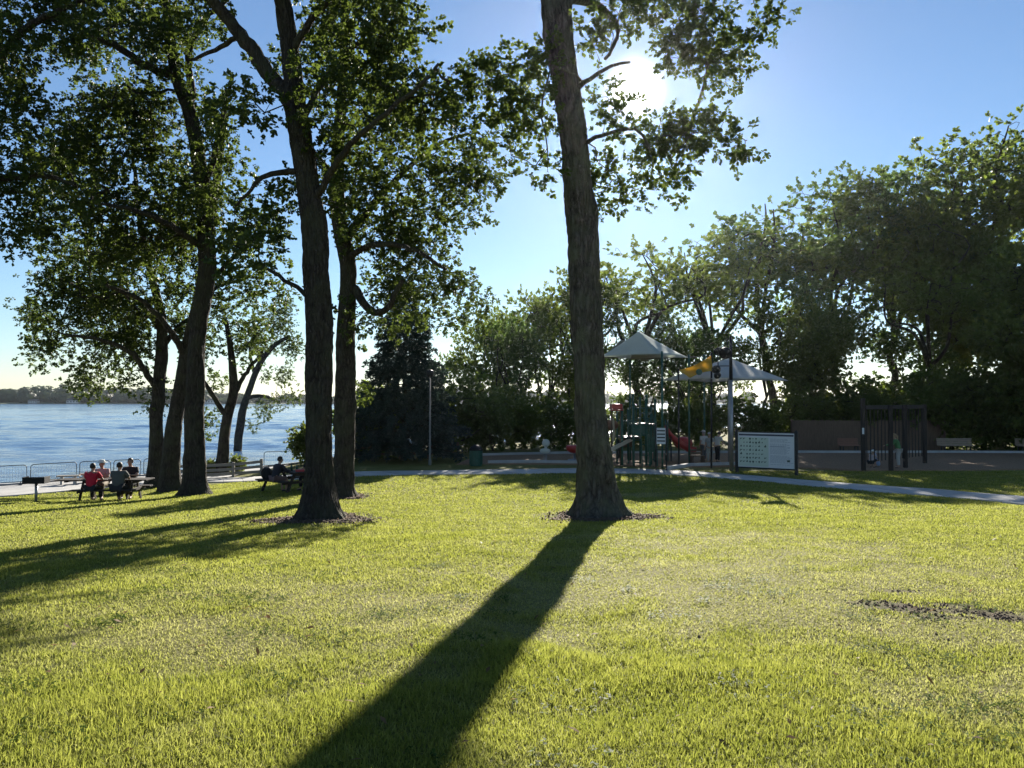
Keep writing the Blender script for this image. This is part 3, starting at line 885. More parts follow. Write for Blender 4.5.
def hero_tree(label, trunk, limbs, pads, seed, d=None, flare=.28, amp=.02, sides=44, dens=1.0, k_spray=9, tip=.008, leaf=None, name='oak_tree', cat='tree', group=None,
              mulch=0, spread=.42, base=None, bark='bark', grow_from=.4, ddepth=2.2, leafless=0.03, size=.92):
    """trunk: (px, py, radius_px[, depth offset]) from the ground up; limbs: lists of the same; pads: (px, py, radius_px[, depth offset])"""
    r = np.random.default_rng(seed)
    if base is None: base = gat(trunk[0][0], trunk[0][1])
    d0 = d or base.y
    root = thing(name, label, cat, base, 0, group)
    W3 = lambda t: np.array(at(t[0], t[1], d0 + (t[3] if len(t) > 3 else 0)))
    mpx = d0 / F_PX
    sk = Skeleton(seed); tb = Tubes()
    P = [W3(t) for t in trunk]
    P[0] = np.array(base) + np.array([0, 0, -.15])
    Rd = [t[2] * mpx for t in trunk]
    q, rr = catmull(P, Rd, .1)
    bs = np.array(base)
    tb.add(q - bs, rr, sides, bark_disp(amp, 0, flare, seed))
    q2, rr2 = q[::4], rr[::4]
    ids = sk.limb(q2, rr2)
    zf = base.z + grow_from * (P[-1][2] - base.z)
    allowed = [i for i in ids if sk.P[i][2] > zf]
    for lb in limbs:
        Pl = [W3(t) for t in lb]; Rl = [t[2] * mpx for t in lb]
        ql, rl = catmull(Pl, Rl, .18)
        j = int(np.argmin(np.linalg.norm(np.array(sk.P) - ql[0], axis=1)))
        wob = r.normal(0, .02, ql.shape); wob[0] = 0
        tb.add(ql + wob - bs, rl, 14 if rl[0] > .1 else 9, bark_disp(amp * .5, 0, 0, seed + 1) if rl[0] > .12 else None)
        lid = sk.limb(ql[1::2], rl[1::2], j)
        allowed += lid
    tg = []
    for p in pads:
        c = W3(p); rad = p[2] * mpx
        n = max(4, int(25 * dens * (rad / 1.2) ** 2))
        off = r.uniform(-ddepth, ddepth) * .5 if len(p) < 4 else 0
        tg.append(pad_points(r, c + np.array([0, off, 0]), (rad, rad * 1.15, rad * .95), n))
    sk.grow(np.concatenate(tg), allowed)
    finish_tree(root, sk, tb, base, tip, M[bark], leaf or M['leaf_oak'], SPRAY_OAK, k_spray, spread, seed, (.8 * size, 1.25 * size), leafless)
    if mulch:
        mulch_ring(base, mulch, seed)
    return root

MULCH_LABEL = {21: 'ring of brown bark chips round the lone massive oak', 22: 'ring of brown bark chips round the tall forked oak', 23: 'small ring of bark chips round the bent trunk behind the forked oak'}
def mulch_ring(base, rad, seed):
    r = np.random.default_rng(seed)
    MULCH.append((base.x, base.y, rad))
    n = 2600
    a = r.uniform(0, 2 * np.pi, n); q = rad * r.random(n) ** .6 * (1 + .22 * np.sin(3 * a + seed)) * .92 * np.where(r.random(n) < .16, r.uniform(1, 1.5, n), 1)
    x, y = base.x + q * np.cos(a), base.y + q * np.sin(a)
    z = ground(x, y) + .012 + .03 * r.random(n)
    s = r.uniform(.012, .05, n)[:, None]
    u = r.normal(size=(n, 3)); u[:, 2] *= .35; u /= np.linalg.norm(u, axis=1)[:, None]
    v = np.cross(u, r.normal(0, .3, (n, 3)) + np.array([0, 0, 1])); v /= np.linalg.norm(v, axis=1)[:, None]
    c = np.stack([x, y, z], 1)
    up = np.array([0, 0, .008])
    V = np.stack([c - u * s - v * s * .4, c + u * s - v * s * .35, c + u * s * .9 + v * s * .4, c - u * s * .9 + v * s * .35], 1)
    V = np.concatenate([V, V + up], 1).reshape(-1, 3)
    Fq = np.array([(4, 5, 6, 7), (0, 1, 5, 4), (1, 2, 6, 5), (2, 3, 7, 6), (3, 0, 4, 7)])
    Q = (np.arange(n)[:, None, None] * 8 + Fq[None]).reshape(-1, 4)
    # bed of soil under the chips
    m = 40; bv = [(base.x, base.y, gz(base.x, base.y) + .03)]; bt = []
    for ring, f in ((1, .55), (2, 1.0)):
        for k in range(m):
            aa = 2 * math.pi * k / m; qq = rad * f * (1 + .22 * math.sin(3 * aa + seed)) * .86
            px, py = base.x + qq * math.cos(aa), base.y + qq * math.sin(aa)
            bv.append((px, py, gz(px, py) + (.022 if ring == 1 else -.004)))
    off = len(V)
    for k in range(m): bt.append((off, off + 1 + k, off + 1 + (k + 1) % m))
    bq = [(off + 1 + k, off + 1 + m + k, off + 1 + m + (k + 1) % m, off + 1 + (k + 1) % m) for k in range(m)]
    o = link_mesh('bark_mulch', np_mesh('bark_mulch', np.concatenate([V, np.array(bv)]), np.concatenate([Q, np.array(bq)]), np.array(bt)), M['mulch'])
    tag(o, MULCH_LABEL[seed], 'mulch', kind='stuff')
M['mulch'] = pm('bark_chips', (.11, .075, .05), .95, var=.6, scale=22, bump=.3)

def auto_tree(label, base, height, radius, clear, seed, nl=4, n_t=260, k=8, name='tree', group='trees along the far edge of the park', lean=0, tr=.2, mat=None, leafless=.03, flat=1.0, pad=.36, T=None, scale=(.9, 1.4), npads=16):
    r = np.random.default_rng(seed)
    root = thing(name, label, 'tree', base, r.uniform(0, 6.28), group)
    b = np.zeros(3); sk = Skeleton(seed); tb = Tubes()
    hs = height * clear
    P = [np.array([0, 0, -.2])]
    for i in range(1, 6):
        P.append(np.array([lean * i / 5 + r.normal(0, .12), r.normal(0, .15), hs * i / 5]))
    q, rr = catmull(P, [tr * (1 - .09 * i) for i in range(6)], .3)
    tb.add(q, rr, 14, bark_disp(.012, 0, tr * .6, seed))
    ids = sk.limb(q[::2], rr[::2]); allowed = ids[-2:]
    for i in range(nl):
        a = 2 * np.pi * (i + r.uniform(-.25, .25)) / nl
        out = radius * r.uniform(.25, .6); top = height * r.uniform(.72, .93)
        p0 = P[-1] if i else P[-1]
        p1 = p0 + np.array([np.cos(a) * out * .55, np.sin(a) * out * .55, (top - hs) * .4]) + r.normal(0, .35, 3)
        p2 = np.array([p0[0] + np.cos(a) * out * .9, p0[1] + np.sin(a) * out * .9, hs + (top - hs) * .72]) + r.normal(0, .5, 3)
        p3 = np.array([p0[0] + np.cos(a) * out, p0[1] + np.sin(a) * out, top])
        ql, rl = catmull([p0, p1, p2, p3], [tr * .5, tr * .38, tr * .24, tr * .1], .4)
        tb.add(ql, rl, 8); allowed += sk.limb(ql[1:], rl[1:], ids[-1])
    tg = []
    zc = hs + (height - hs) * .42
    for i in range(npads):
        d = r.normal(size=3); d /= np.linalg.norm(d)
        d[2] = abs(d[2]) * 1.0 if r.random() < .68 else d[2] * .8
        c = np.array([0, 0, zc]) + d * np.array([radius * .78, radius * .78, (height - zc) * .82 * flat]) * r.uniform(.6, 1.0)
        pr = radius * pad * r.uniform(.7, 1.25)
        tg.append(pad_points(r, c, (pr, pr, pr * .62), max(4, int(n_t / npads))))
    sk.grow(np.concatenate(tg), allowed, step=.8)
    finish_tree(root, sk, tb, (0, 0, 0), .014, M['bark_far'], mat or M['leaf_bg'], T if T is not None else SPRAY_BG, k, .6, seed, scale, leafless)
    return root

def place(proto, label, x, y, sxy, sz, rz, group=None):
    o = copy_tree(proto)
    o.location = (x, y, gz(x, y) - .05); o.scale = (sxy, sxy, sz); o.rotation_euler = (0, 0, rz)
    o['label'] = label
    if group: o['group'] = group
    return o

# ---- the two big oaks on the lawn
hero_tree('massive old oak standing alone mid lawn, its broad trunk leaning slightly left',
    [(599, 517, 17.7), (598, 505, 17.7), (597, 487, 17.2), (593, 440, 16.3), (590, 395, 15.3), (586, 300, 14.4), (582, 230, 14.0), (576, 160, 13.5), (571, 120, 13.5), (564, 75, 13.5), (559, 35, 14.0), (556, 0, 14.0), (553, -60, 13.0), (556, -150, 11.2), (566, -260, 7.4), (572, -360, 3.7)],
    [[(556, -20, 8), (590, -75, 6.5, -.6), (650, -90, 5, -1), (710, -70, 3.2, -1.2), (745, -20, 2, -1)],
     [(558, -60, 7), (600, -40, 5, 1.2), (650, -25, 4, 2), (690, 10, 2.6, 2.2), (708, 60, 1.8, 2), (694, 120, 1.3, 1.5)],
     [(560, -5, 6), (600, 8, 4, .8), (618, 30, 2.6, 1.2), (606, 60, 1.7, 1.2)],
     [(578, 88, 3), (592, 78, 2.2, -.4), (610, 66, 1.7, -.7), (630, 62, 1.2, -.9)],
     [(582, 145, 2.4), (602, 135, 1.9, -.5), (635, 130, 1.5, -.8), (650, 150, 1, -.8)],
     [(553, -30, 6), (530, -50, 4.5, 1), (508, -40, 3, 1.5)],
     [(552, -80, 7), (500, -150, 5, -1), (440, -170, 3, -1.5)],
     [(556, -150, 8), (640, -230, 5, 0), (720, -260, 3, .5)]],
    [(735, 35, 28), (708, 18, 30), (690, 45, 24), (668, 20, 24), (715, 62, 20), (752, 30, 13), (640, 5, 26), (605, 25, 20), (590, 55, 14), (604, 92, 12),
     (664, 130, 24), (690, 140, 20), (672, 165, 20), (706, 118, 12), (722, 128, 13), (735, 152, 9), (712, 158, 6), (640, 145, 16), (615, 135, 15), (605, 158, 10), (622, 172, 9), (630, 194, 6),
     (646, 184, 4), (684, 178, 6), (600, 186, 5),
     (535, 62, 17), (508, 85, 24), (482, 80, 15), (520, 110, 24), (540, 130, 16), (535, 158, 9), (546, 180, 4), (497, 120, 20), (548, 85, 12), (470, 90, 20), (515, 148, 12),
     (640, -60, 45), (720, -60, 45), (580, -140, 60), (480, -140, 60), (680, -200, 70), (560, -280, 70), (600, -360, 50)],
    21, bark='bark_lone_veiled', flare=.38, amp=.05, sides=140, mulch=1.45, grow_from=.66, dens=1.5, spread=.36)

hero_tree('tall dark oak with a high forked trunk, nearest of the left trees',
    [(318, 519, 14), (318, 505, 14.5), (318, 488, 14), (319, 430, 12.5), (319, 360, 12.3), (318, 300, 12), (315, 250, 11.8), (311, 210, 11.3), (306, 170, 11), (300, 130, 11), (295, 100, 9.5), (291, 60, 8.2), (286, 20, 7.5), (279, -20, 7), (268, -100, 6), (262, -200, 4.5), (262, -300, 2.5)],
    [[(298, 118, 8.5), (284, 92, 7.8), (262, 65, 7.2), (240, 35, 6.5), (218, 8, 6), (195, -45, 5), (170, -120, 3.5), (150, -190, 2)],
     [(304, 175, 4), (290, 172, 3.2, -.3), (262, 176, 2.4, -.6), (250, 190, 1.7, -.6), (235, 205, 1.2)],
     [(318, 300, 3), (300, 290, 2.4, .5), (270, 270, 1.9, .9), (255, 262, 1.4, 1)],
     [(312, 205, 4), (335, 165, 3.3, -.5), (365, 130, 2.6, -1), (410, 95, 2, -1.2), (440, 65, 1.4, -1.2)],
     [(300, 125, 4), (325, 80, 3.2, .6), (360, 40, 2.4, 1), (400, 5, 1.8, 1.4)],
     [(290, 55, 4), (320, 10, 3.2, -.5), (370, -30, 2.4, -.8), (420, -50, 1.6, -1)],
     [(240, 35, 3), (215, 50, 2.2, .5), (190, 60, 1.5, .8)]],
    [(345, 60, 36), (385, 40, 36), (340, 110, 32), (385, 95, 34), (418, 78, 27), (440, 84, 14), (400, 20, 28), (365, 10, 30), (330, 150, 28), (430, 120, 28), (365, 150, 30), (330, 20, 24),
     (255, 200, 24), (270, 120, 24), (240, 118, 20), (285, 180, 14), (240, 230, 24), (262, 265, 22), (330, 195, 20), (455, 100, 20), (468, 130, 14),
     (195, -20, 40), (280, -60, 60), (350, -60, 55), (240, -160, 70), (330, -180, 70), (160, -130, 50), (260, -290, 60)],
    22, flare=.30, amp=.04, sides=110, mulch=1.4, grow_from=.62, dens=1.3, spread=.36)

hero_tree('oak with a thinner bent trunk just behind the tall forked oak, near the footpath',
    [(342, 497, 10.5), (342, 488, 10.5), (344, 470, 9.8), (345, 400, 9.3), (346, 340, 9), (348, 290, 8.5), (347, 262, 8.2), (342, 235, 7.5), (337, 200, 7), (338, 150, 6), (342, 90, 5), (345, 0, 3.5), (345, -100, 2)],
    [[(351, 283, 4.6), (358, 294, 4.2, -.3), (367, 307, 3.8, -.6), (380, 314, 3.2, -.8), (392, 300, 2.6, -1), (402, 280, 2, -1)],
     [(344, 240, 5), (365, 215, 4, .8), (395, 180, 3.2, 1.5), (430, 150, 2.2, 2), (460, 135, 1.5, 2)],
     [(346, 258, 3.5), (375, 245, 2.8, -1), (415, 250, 2.2, -1.6), (445, 270, 1.6, -2)],
     [(340, 190, 4), (320, 160, 3, 1), (300, 130, 2, 1.5)]],
    [(385, 215, 32), (425, 205, 30), (360, 240, 22), (400, 250, 32), (440, 248, 17, 3), (455, 180, 26), (470, 210, 13), (475, 165, 24), (395, 285, 26), (430, 285, 26, 4), (460, 285, 22, 4), (455, 315, 16, 5), (475, 320, 12, 5), (410, 310, 14, 5), (375, 180, 26),
     (372, 325, 12), (390, 330, 14, 5), (430, 315, 14, 5), (350, 200, 20), (415, 170, 26), (488, 190, 14), (345, 320, 7), (352, 392, 5), (380, 120, 40), (330, 60, 50), (345, -60, 60), (480, 300, 10, 5)],
    23, flare=.2, amp=.02, sides=56, grow_from=.45, dens=1.25, spread=.45, size=.97, mulch=.9)

# ---- the group of oaks towards the lake
hero_tree('straight dark oak, rightmost of the three trunks beside the red shirted sitter',
    [(195, 495, 10.5), (195, 486, 10), (194, 465, 9.3), (195, 400, 8.6), (197, 340, 8.3), (203, 300, 8), (207, 262, 8), (205, 215, 7.6), (200, 170, 7.2), (194, 130, 7), (188, 108, 6.5), (178, 82, 5.5), (172, 50, 4.8), (168, 20, 4.2), (160, -30, 3.4), (155, -100, 2)],
    [[(176, 76, 4.8), (158, 72, 4.2, -.4), (139, 62, 3.8, -.8), (120, 48, 3.4, -1.1), (102, 40, 3, -1.4), (68, 23, 2.4, -1.8), (34, 20, 1.7, -2)],
     [(189, 112, 4.4), (192, 90, 4, .4), (188, 55, 3.6, .7), (200, 25, 3, 1), (217, 8, 2.4, 1.2), (240, -10, 1.7, 1.4)],
     [(206, 250, 4), (185, 235, 3.3, -1), (150, 215, 2.6, -1.8), (110, 205, 1.8, -2.4)],
     [(205, 290, 3), (225, 265, 2.4, .8), (255, 240, 1.8, 1.4), (280, 225, 1.2, 1.6)],
     [(203, 190, 3.4), (212, 165, 2.8, -.5), (222, 120, 2.2, -.9), (232, 75, 1.5, -1)]],
    [(120, 110, 34), (85, 95, 30), (150, 150, 36), (95, 150, 34), (180, 60, 30), (140, 20, 34), (190, 180, 30), (150, 200, 34), (110, 200, 34), (70, 180, 30), (215, 215, 26), (175, 235, 30), (135, 245, 34), (90, 240, 34), (235, 245, 22), (210, 120, 26), (225, 160, 22),
     (55, 225, 26), (60, 140, 26), (265, 225, 18), (280, 290, 18), (100, 30, 26), (160, 100, 30), (195, 15, 18), (160, -60, 60), (90, -40, 50), (220, -60, 50), (60, 50, 22)],
    24, flare=.28, amp=.018, sides=56, grow_from=.42, dens=1.3, spread=.48, size=.98)

hero_tree('oak with a right leaning trunk, middle of the three beside the red shirted sitter',
    [(171, 491, 9), (170, 482, 8.5), (171, 455, 8), (176, 415, 7.4), (183, 375, 7), (190, 340, 6.4), (199, 300, 5.6), (207, 255, 5), (214, 200, 4), (222, 140, 3), (226, 90, 2)],
    [[(186, 360, 3.4), (170, 330, 2.8, -.8), (140, 300, 2.2, -1.4), (105, 285, 1.5, -2)],
     [(197, 305, 2.6), (220, 285, 2, .6), (245, 280, 1.4, 1)]],
    [(100, 290, 30), (135, 300, 26), (75, 300, 26), (60, 265, 26), (165, 285, 24), (215, 290, 20), (240, 285, 18), (190, 260, 24), (110, 260, 30), (45, 280, 18)],
    25, flare=.22, amp=.016, sides=44, grow_from=.4, dens=1.15, spread=.48, size=.98, base=None)

hero_tree('low forking oak, leftmost of the three trunks beside the red shirted sitter',
    [(155, 487, 8), (155, 480, 7.5), (156, 455, 6.9), (157, 410, 6.2), (160, 370, 5.5), (162, 345, 5), (160, 310, 4.2), (150, 270, 3.4), (140, 220, 2.4), (135, 170, 1.6)],
    [[(159, 395, 3.2), (148, 375, 2.8, -.6), (130, 352, 2.3, -1.2), (100, 340, 1.7, -1.6), (65, 335, 1.2, -2)],
     [(161, 350, 3), (180, 325, 2.3, .8), (205, 312, 1.7, 1.4)],
     [(160, 330, 2.8), (135, 300, 2.1, 1), (95, 290, 1.5, 1.8)]],
    [(60, 330, 24), (90, 330, 26), (40, 340, 14), (115, 345, 24), (85, 365, 18), (120, 375, 16), (145, 345, 20), (65, 360, 12), (150, 380, 10), (100, 390, 9), (190, 330, 18), (35, 310, 14), (95, 305, 24), (130, 315, 22), (75, 383, 6), (150, 402, 6), (32, 358, 5), (165, 315, 18)],
    26, flare=.2, amp=.014, sides=40, grow_from=.5, dens=1.1, spread=.46, size=.97)

hero_tree('small lakeside oak with forked twin boughs beside the wooden rail fence',
    [(222, 474, 6.5), (222, 466, 6.2), (224, 440, 5.4), (228, 415, 5), (233, 395, 4.5), (233, 370, 3.6), (230, 345, 2.8), (226, 320, 2)],
    [[(228, 418, 2.8), (216, 400, 2.3, -.4), (206, 385, 1.9, -.7), (195, 372, 1.3, -.8)],
     [(233, 396, 2.6), (245, 375, 2, .4), (262, 352, 1.5, .7)]],
    [(235, 335, 18), (215, 345, 12), (255, 330, 18), (225, 315, 16), (210, 385, 8), (200, 415, 6), (208, 430, 5), (240, 360, 9), (205, 360, 10)],
    27, flare=.12, amp=.01, sides=30, grow_from=.5, dens=.75, spread=.5, size=1.15)

hero_tree('slender lakeside oak bending right over the water, farthest of the group',
    [(237, 470, 4.6), (237, 460, 4.4), (239, 435, 3.9), (243, 410, 3.6), (251, 385, 3.2), (262, 360, 2.7), (275, 345, 2.1), (290, 336, 1.5)],
    [[(247, 398, 2), (262, 396, 1.6, .4), (280, 402, 1.1, .7)],
     [(255, 376, 2), (250, 350, 1.5, -.5), (258, 325, 1, -.8)]],
    [(275, 325, 18), (290, 345, 14), (265, 345, 12), (285, 375, 11), (275, 403, 9), (290, 395, 8), (262, 415, 5), (255, 408, 5), (285, 310, 14), (268, 372, 7), (248, 425, 4)],
    28, flare=.1, amp=.01, sides=26, grow_from=.5, dens=.7, spread=.5, size=1.15)

hero_tree('oak whose boughs reach in from beyond the left edge of the picture',
    [(-95, 520, 15), (-94, 505, 14), (-92, 450, 13), (-88, 350, 12), (-84, 250, 10.5), (-80, 170, 9), (-78, 90, 7.5), (-76, 0, 6), (-74, -120, 4)],
    [[(-80, 180, 5.5), (-45, 178, 4.6), (0, 178, 3.6), (40, 176, 2.6), (75, 185, 1.7)],
     [(-79, 120, 6.5), (-40, 95, 5.6), (0, 58, 4.8), (16, 36, 4.2), (38, 20, 3.4), (64, 8, 2.6), (95, -5, 1.8)],
     [(-78, 60, 5), (-40, 20, 4), (10, -20, 3), (60, -40, 2)]],
    [(10, 90, 28), (35, 60, 24), (5, 40, 26), (60, 20, 26), (25, 10, 26), (-30, 60, 50), (20, 140, 26), (45, 165, 22), (10, 185, 26), (65, 195, 18), (25, 215, 22), (0, 225, 18), (-40, 180, 50), (95, 5, 20), (35, -40, 50), (-60, -60, 70), (90, -60, 40), (-100, 100, 60), (-140, 20, 60), (10, 110, 22), (-20, 240, 16)],
    29, d=22.5, flare=.28, amp=.02, sides=44, grow_from=.55, dens=1.1, spread=.42, base=None)
# ---- the trees round the playground and along the park edge
GB = 'trees along the far edge of the park'
def topfit(o, px, topy, D, hgt, width=1.0, rz=0.0, label=None, dz=0):
    x = (px - 512) / F_PX * D
    need = EYE - gz(x, D) + (400 - topy) / F_PX * D
    sz = need / hgt
    o.location = (x, D, gz(x, D) - .05); o.scale = (sz * width, sz * width, sz); o.rotation_euler = (0, 0, rz)
    if label: o['label'] = label
    return o

pA = auto_tree('x', (0, 0, 0), 20, 7.5, .34, 51, nl=5, n_t=320, k=4, tr=.34, npads=26, pad=.27)
pB = auto_tree('x', (0, 0, 0), 18, 6.6, .38, 52, nl=4, n_t=260, k=3.4, tr=.28, lean=.8, npads=22, pad=.27)
pC = auto_tree('x', (0, 0, 0), 14, 6.5, .42, 53, nl=5, n_t=230, k=3, tr=.3, leafless=.2, npads=18, pad=.26)
pD = auto_tree('x', (0, 0, 0), 12, 5.0, .2, 54, nl=5, n_t=230, k=4, tr=.2, npads=14, pad=.4)
pE = auto_tree('x', (0, 0, 0), 17, 6.0, .3, 55, nl=4, n_t=240, k=3.6, tr=.25, npads=20, pad=.27)
HGT = {id(pA): 20, id(pB): 18, id(pC): 14, id(pD): 12, id(pE): 17}
LIST = [
    (pA, 1035, 92, 74, 1.05, .3, 'tallest broad tree at the right edge of the picture'),
    (pB, 962, 128, 78, 1.1, 1.2, 'tall tree behind the pale bench at far right'),
    (pA, 893, 146, 80, 1.0, 2.4, 'broad tall tree behind the swing frame, darkest of the tall ones'),
    (pE, 838, 168, 78, 1.15, .9, 'tall tree just right of the information board, behind the board fence'),
    (pB, 778, 172, 80, 1.2, 3.0, 'airy open crowned tree with bare boughs showing, above the right canopy'),
    (pC, 712, 232, 72, 1.0, .4, 'thin gnarled tree between the canopy and the airy tree'),
    (pC, 640, 240, 66, 1.15, 2.2, 'gnarled sparse tree with crooked boughs above the pyramid canopy'),
    (pE, 548, 284, 66, 1.0, 4.0, 'leafy tree seen just left of the lone massive oak'),
    (pE, 478, 305, 60, .8, 2.0, 'slim tree close to the right side of the dark spruce'),
    (pD, 690, 318, 60, 1.0, 2.6, 'low leafy tree behind the yellow sail'),
    (pE, 765, 292, 62, 1.0, .2, 'low dense tree behind the information board'),
    (pE, 820, 268, 64, .9, 5.2, 'mid height tree above the reddish bench'),
    (pC, 930, 262, 62, 1.1, 4.4, 'open limbed tree to the right of the swing frame'),
    (pD, 1045, 270, 56, 1.1, 1.9, 'dense dark tree cut by the right edge, behind a brighter one'),
    (pB, 1110, 120, 70, 1.1, 4.0, 'tall tree standing beyond the right edge'),
    (pD, 1125, 240, 58, 1.1, 3.0, 'dense tree standing beyond the right edge'),
    (pE, 602, 300, 60, .9, 1.7, 'leafy tree half hidden behind the right edge of the lone oak trunk'),
    (pD, 508, 312, 58, .9, 5.6, 'low leafy tree between the spruce and the lone oak trunk'),
    (pE, 668, 292, 70, 1.0, 3.9, 'leafy tree rising between the pyramid canopies and the yellow sail'),
    (pC, 525, 290, 72, .8, 2.7, 'thin tree with many bare boughs left of the lone oak'),
    (pD, 648, 352, 63, 1.1, 2.9, 'lowest leafy tree right behind the play tower'),
    (pD, 712, 356, 64, 1.1, .7, 'low leafy tree behind the floodlight pole'),
    (pD, 565, 352, 62, 1.1, 4.9, 'low leafy tree behind the grey spring rider'),
    (pD, 905, 318, 66, 1.15, 3.6, 'low leafy tree filling the gap behind the timber frame'),
    (pC, 575, 262, 72, .9, 1.4, 'thin tree at the back behind the lone oak trunk'),
]
used = set(); used_all = []; LEAFMIX = [None, 'leaf_bg_warm', 'leaf_bg_cool', None, 'leaf_bg_cool', 'leaf_bg_warm', None]
for (p, px, ty, D, wd, rz, lab) in LIST:
    o = p if id(p) not in used else copy_tree(p)
    h = HGT[id(p)]
    used.add(id(p))
    topfit(o, px, ty, D, h, wd, rz, lab)
    o['group'] = GB
    mk = LEAFMIX[len(used_all) % len(LEAFMIX)]; used_all.append(1)
    for ch in o.children:
        if ch.name.startswith('crown') and mk:
            ch.material_slots[0].link = 'OBJECT'; ch.material_slots[0].material = M[mk]

# one nearer tree at the right edge, its sunlit look put into yellow-green leaf colour
pY = auto_tree('bright yellow green tree in sunlit leaf colour at the right edge in front of the dark trees', (0, 0, 0), 8, 3.2, .3, 57, nl=4, n_t=260, k=8, tr=.12, npads=12, mat=M['leaf_bright'], T=SPRAY_SHRUB, scale=(1.2, 1.9), group=GB)
topfit(pY, 1040, 248, 50, 8, 1.0, 0)
for px, ty, D, lab in ((812, 300, 58, 'yellow green sapling in sunlit leaf colour above the board fence'), (868, 388, 53, 'small bright sapling peeping over the swing frame'), (948, 205, 70, 'yellow green tree in sunlit leaf colour high on the right tree line')):
    o = copy_tree(pY); topfit(o, px, ty, D, 8, .8, px * .1, lab)

# ---- shrubs
def shrub(label, x, y, h, r_, seed, mat=None):
    o = auto_tree(label, (x, y, gz(x, y)), h, r_, .12, seed, nl=5, n_t=150, k=6, tr=.05, npads=10, pad=.42, name='shrub', group='shrubs round the playground and the shore', mat=mat, T=SPRAY_SHRUB, scale=(1.1, 1.7))
    o['category'] = 'shrub'; return o
s1 = shrub('leafy shrub at the shore right beside the forked oak trunk', -12.3, 46.3, 2.2, .8, 61, M['leaf_bright'])
s2 = shrub('dark shrub under the spruce left of the lamp post', -9.0, 46.3, 3.4, 2.0, 62)
def shrub_copy(src, label, px, D, sc, rz):
    x = (px - 512) / F_PX * D
    o = copy_tree(src); o.location = (x, D, gz(x, D) - .05); o.scale = (sc, sc, sc * .95); o.rotation_euler = (0, 0, rz); o['label'] = label
    if src is s2 and int(px) % 3 == 0:
        for ch in o.children:
            if ch.name.startswith('crown'): ch.material_slots[0].link = 'OBJECT'; ch.material_slots[0].material = M['leaf_bg_warm']
    return o
for k, (px, D, sc, lab) in enumerate([
    (372, 46.5, 1.3, 'dark shrub left of the spruce behind the rail fence'), (448, 50, 1.5, 'dark shrub behind the green litter bin, on its left'), (490, 52, 1.2, 'dark shrub behind the green litter bin, on its right'), (525, 54, 1.3, 'shrub behind the spring rider'),
    (556, 54, 1.1, 'shrub just left of the lone oak trunk at playground level'), (625, 56, 1.1, 'shrub behind the play tower posts'), (668, 57, 1.0, 'shrub behind the red slide'), (705, 57, 1.15, 'shrub behind the three standing people'), (752, 55, 1.1, 'shrub behind the left half of the information board'),
    (798, 56, 1.3, 'shrub behind the right post of the information board'), (842, 56, 1.4, 'shrub over the reddish bench'), (905, 55, 1.7, 'shrub directly behind the woman in green'), (948, 54, 1.6, 'shrub right behind the pale bench'), (985, 53, 1.6, 'shrub right of the pale bench'), (1020, 52, 1.8, 'shrub at the right edge behind the kerb'), (1060, 50, 2.0, 'shrub beyond the right edge'),
    (1010, 57, 2.0, 'tall shrub near the right edge')]):
    shrub_copy(s2, lab, px, D, sc, k * 1.3)
for px, D, sc, lab in ((210, 43.5, .38, 'small bright plant at the left end of the wooden rail fence'), (238, 43.8, .45, 'small bright plant behind the wooden rail fence beside the slender oak')):
    shrub_copy(s1, lab, px, D, sc, px)

# ---- the spruce
def spruce(label, px, D, h, rmax, seed):
    r = np.random.default_rng(seed)
    x = (px - 512) / F_PX * D
    root = thing('spruce_tree', label, 'tree', (x, D, gz(x, D)))
    tb = Tubes(); q, rr = catmull([np.array([0, 0, -.1]), np.array([.05, 0, h * .5]), np.array([0, 0, h])], [.2, .12, .015], .3)
    tb.add(q, rr, 12)
    sp, sd = [], []
    z = .9
    while z < h - .15:
        f = (1 - z / h); L0 = rmax * (f ** .8) * r.uniform(.85, 1.1)
        nb = 7 if f > .3 else 5
        a0 = r.uniform(0, 6.28)
        for k in range(nb):
            a = a0 + 2 * np.pi * k / nb + r.normal(0, .12); L = L0 * r.uniform(.7, 1.12)
            n = max(4, int(L / .22)); t = np.linspace(0, 1, n)
            dirv = np.array([np.cos(a), np.sin(a)])
            P = np.stack([dirv[0] * L * t, dirv[1] * L * t, z + .12 * L * t - .38 * L * t ** 1.7 + .16 * L * t ** 3.5], 1)
            tb.add(P, .035 * (L / 3 + .25) * (1 - .85 * t), 5)
            m = int(L * 12) + 3
            tt = r.uniform(.12, 1, m) ** .8
            b = np.stack([np.interp(tt, t, P[:, j]) for j in range(3)], 1)
            sgn = r.choice([-1, 1], m)
            lat = np.stack([-dirv[1] * sgn, dirv[0] * sgn, np.zeros(m)], 1)
            out = np.array([dirv[0], dirv[1], -.1])
            w = .42 * L * (1 - tt * .75)
            s_ = r.random(m)[:, None]
            pos = b + (lat * .8 + out * .35) * (w[:, None] * s_) + np.array([0, 0, -.25]) * (w[:, None] * s_)
            sp.append(pos); sd.append(lat * .7 + out * .6 + np.array([0, 0, -.5]) + r.normal(0, .2, (m, 3)))
        z += .26 + .16 * r.random()
    T = spray_templates(6, 16, 5, .36, (.12, .19), .12, .8)
    link_mesh('trunk', tb.mesh('trunk'), M['bark_far'], root)
    link_mesh('crown', sprays_mesh('crown', np.concatenate(sp), np.concatenate(sd), T, seed, (.9, 1.5)), M['leaf_spruce'], root)
    return root
spruce('dark blue green spruce behind the lamp post, left of the playground', 404, 43.5, 10.4, 3.9, 71)
M['post_grey'] = pm('dull_grey_paint', (.16, .165, .16), .6, 0, .15, 4, .05)
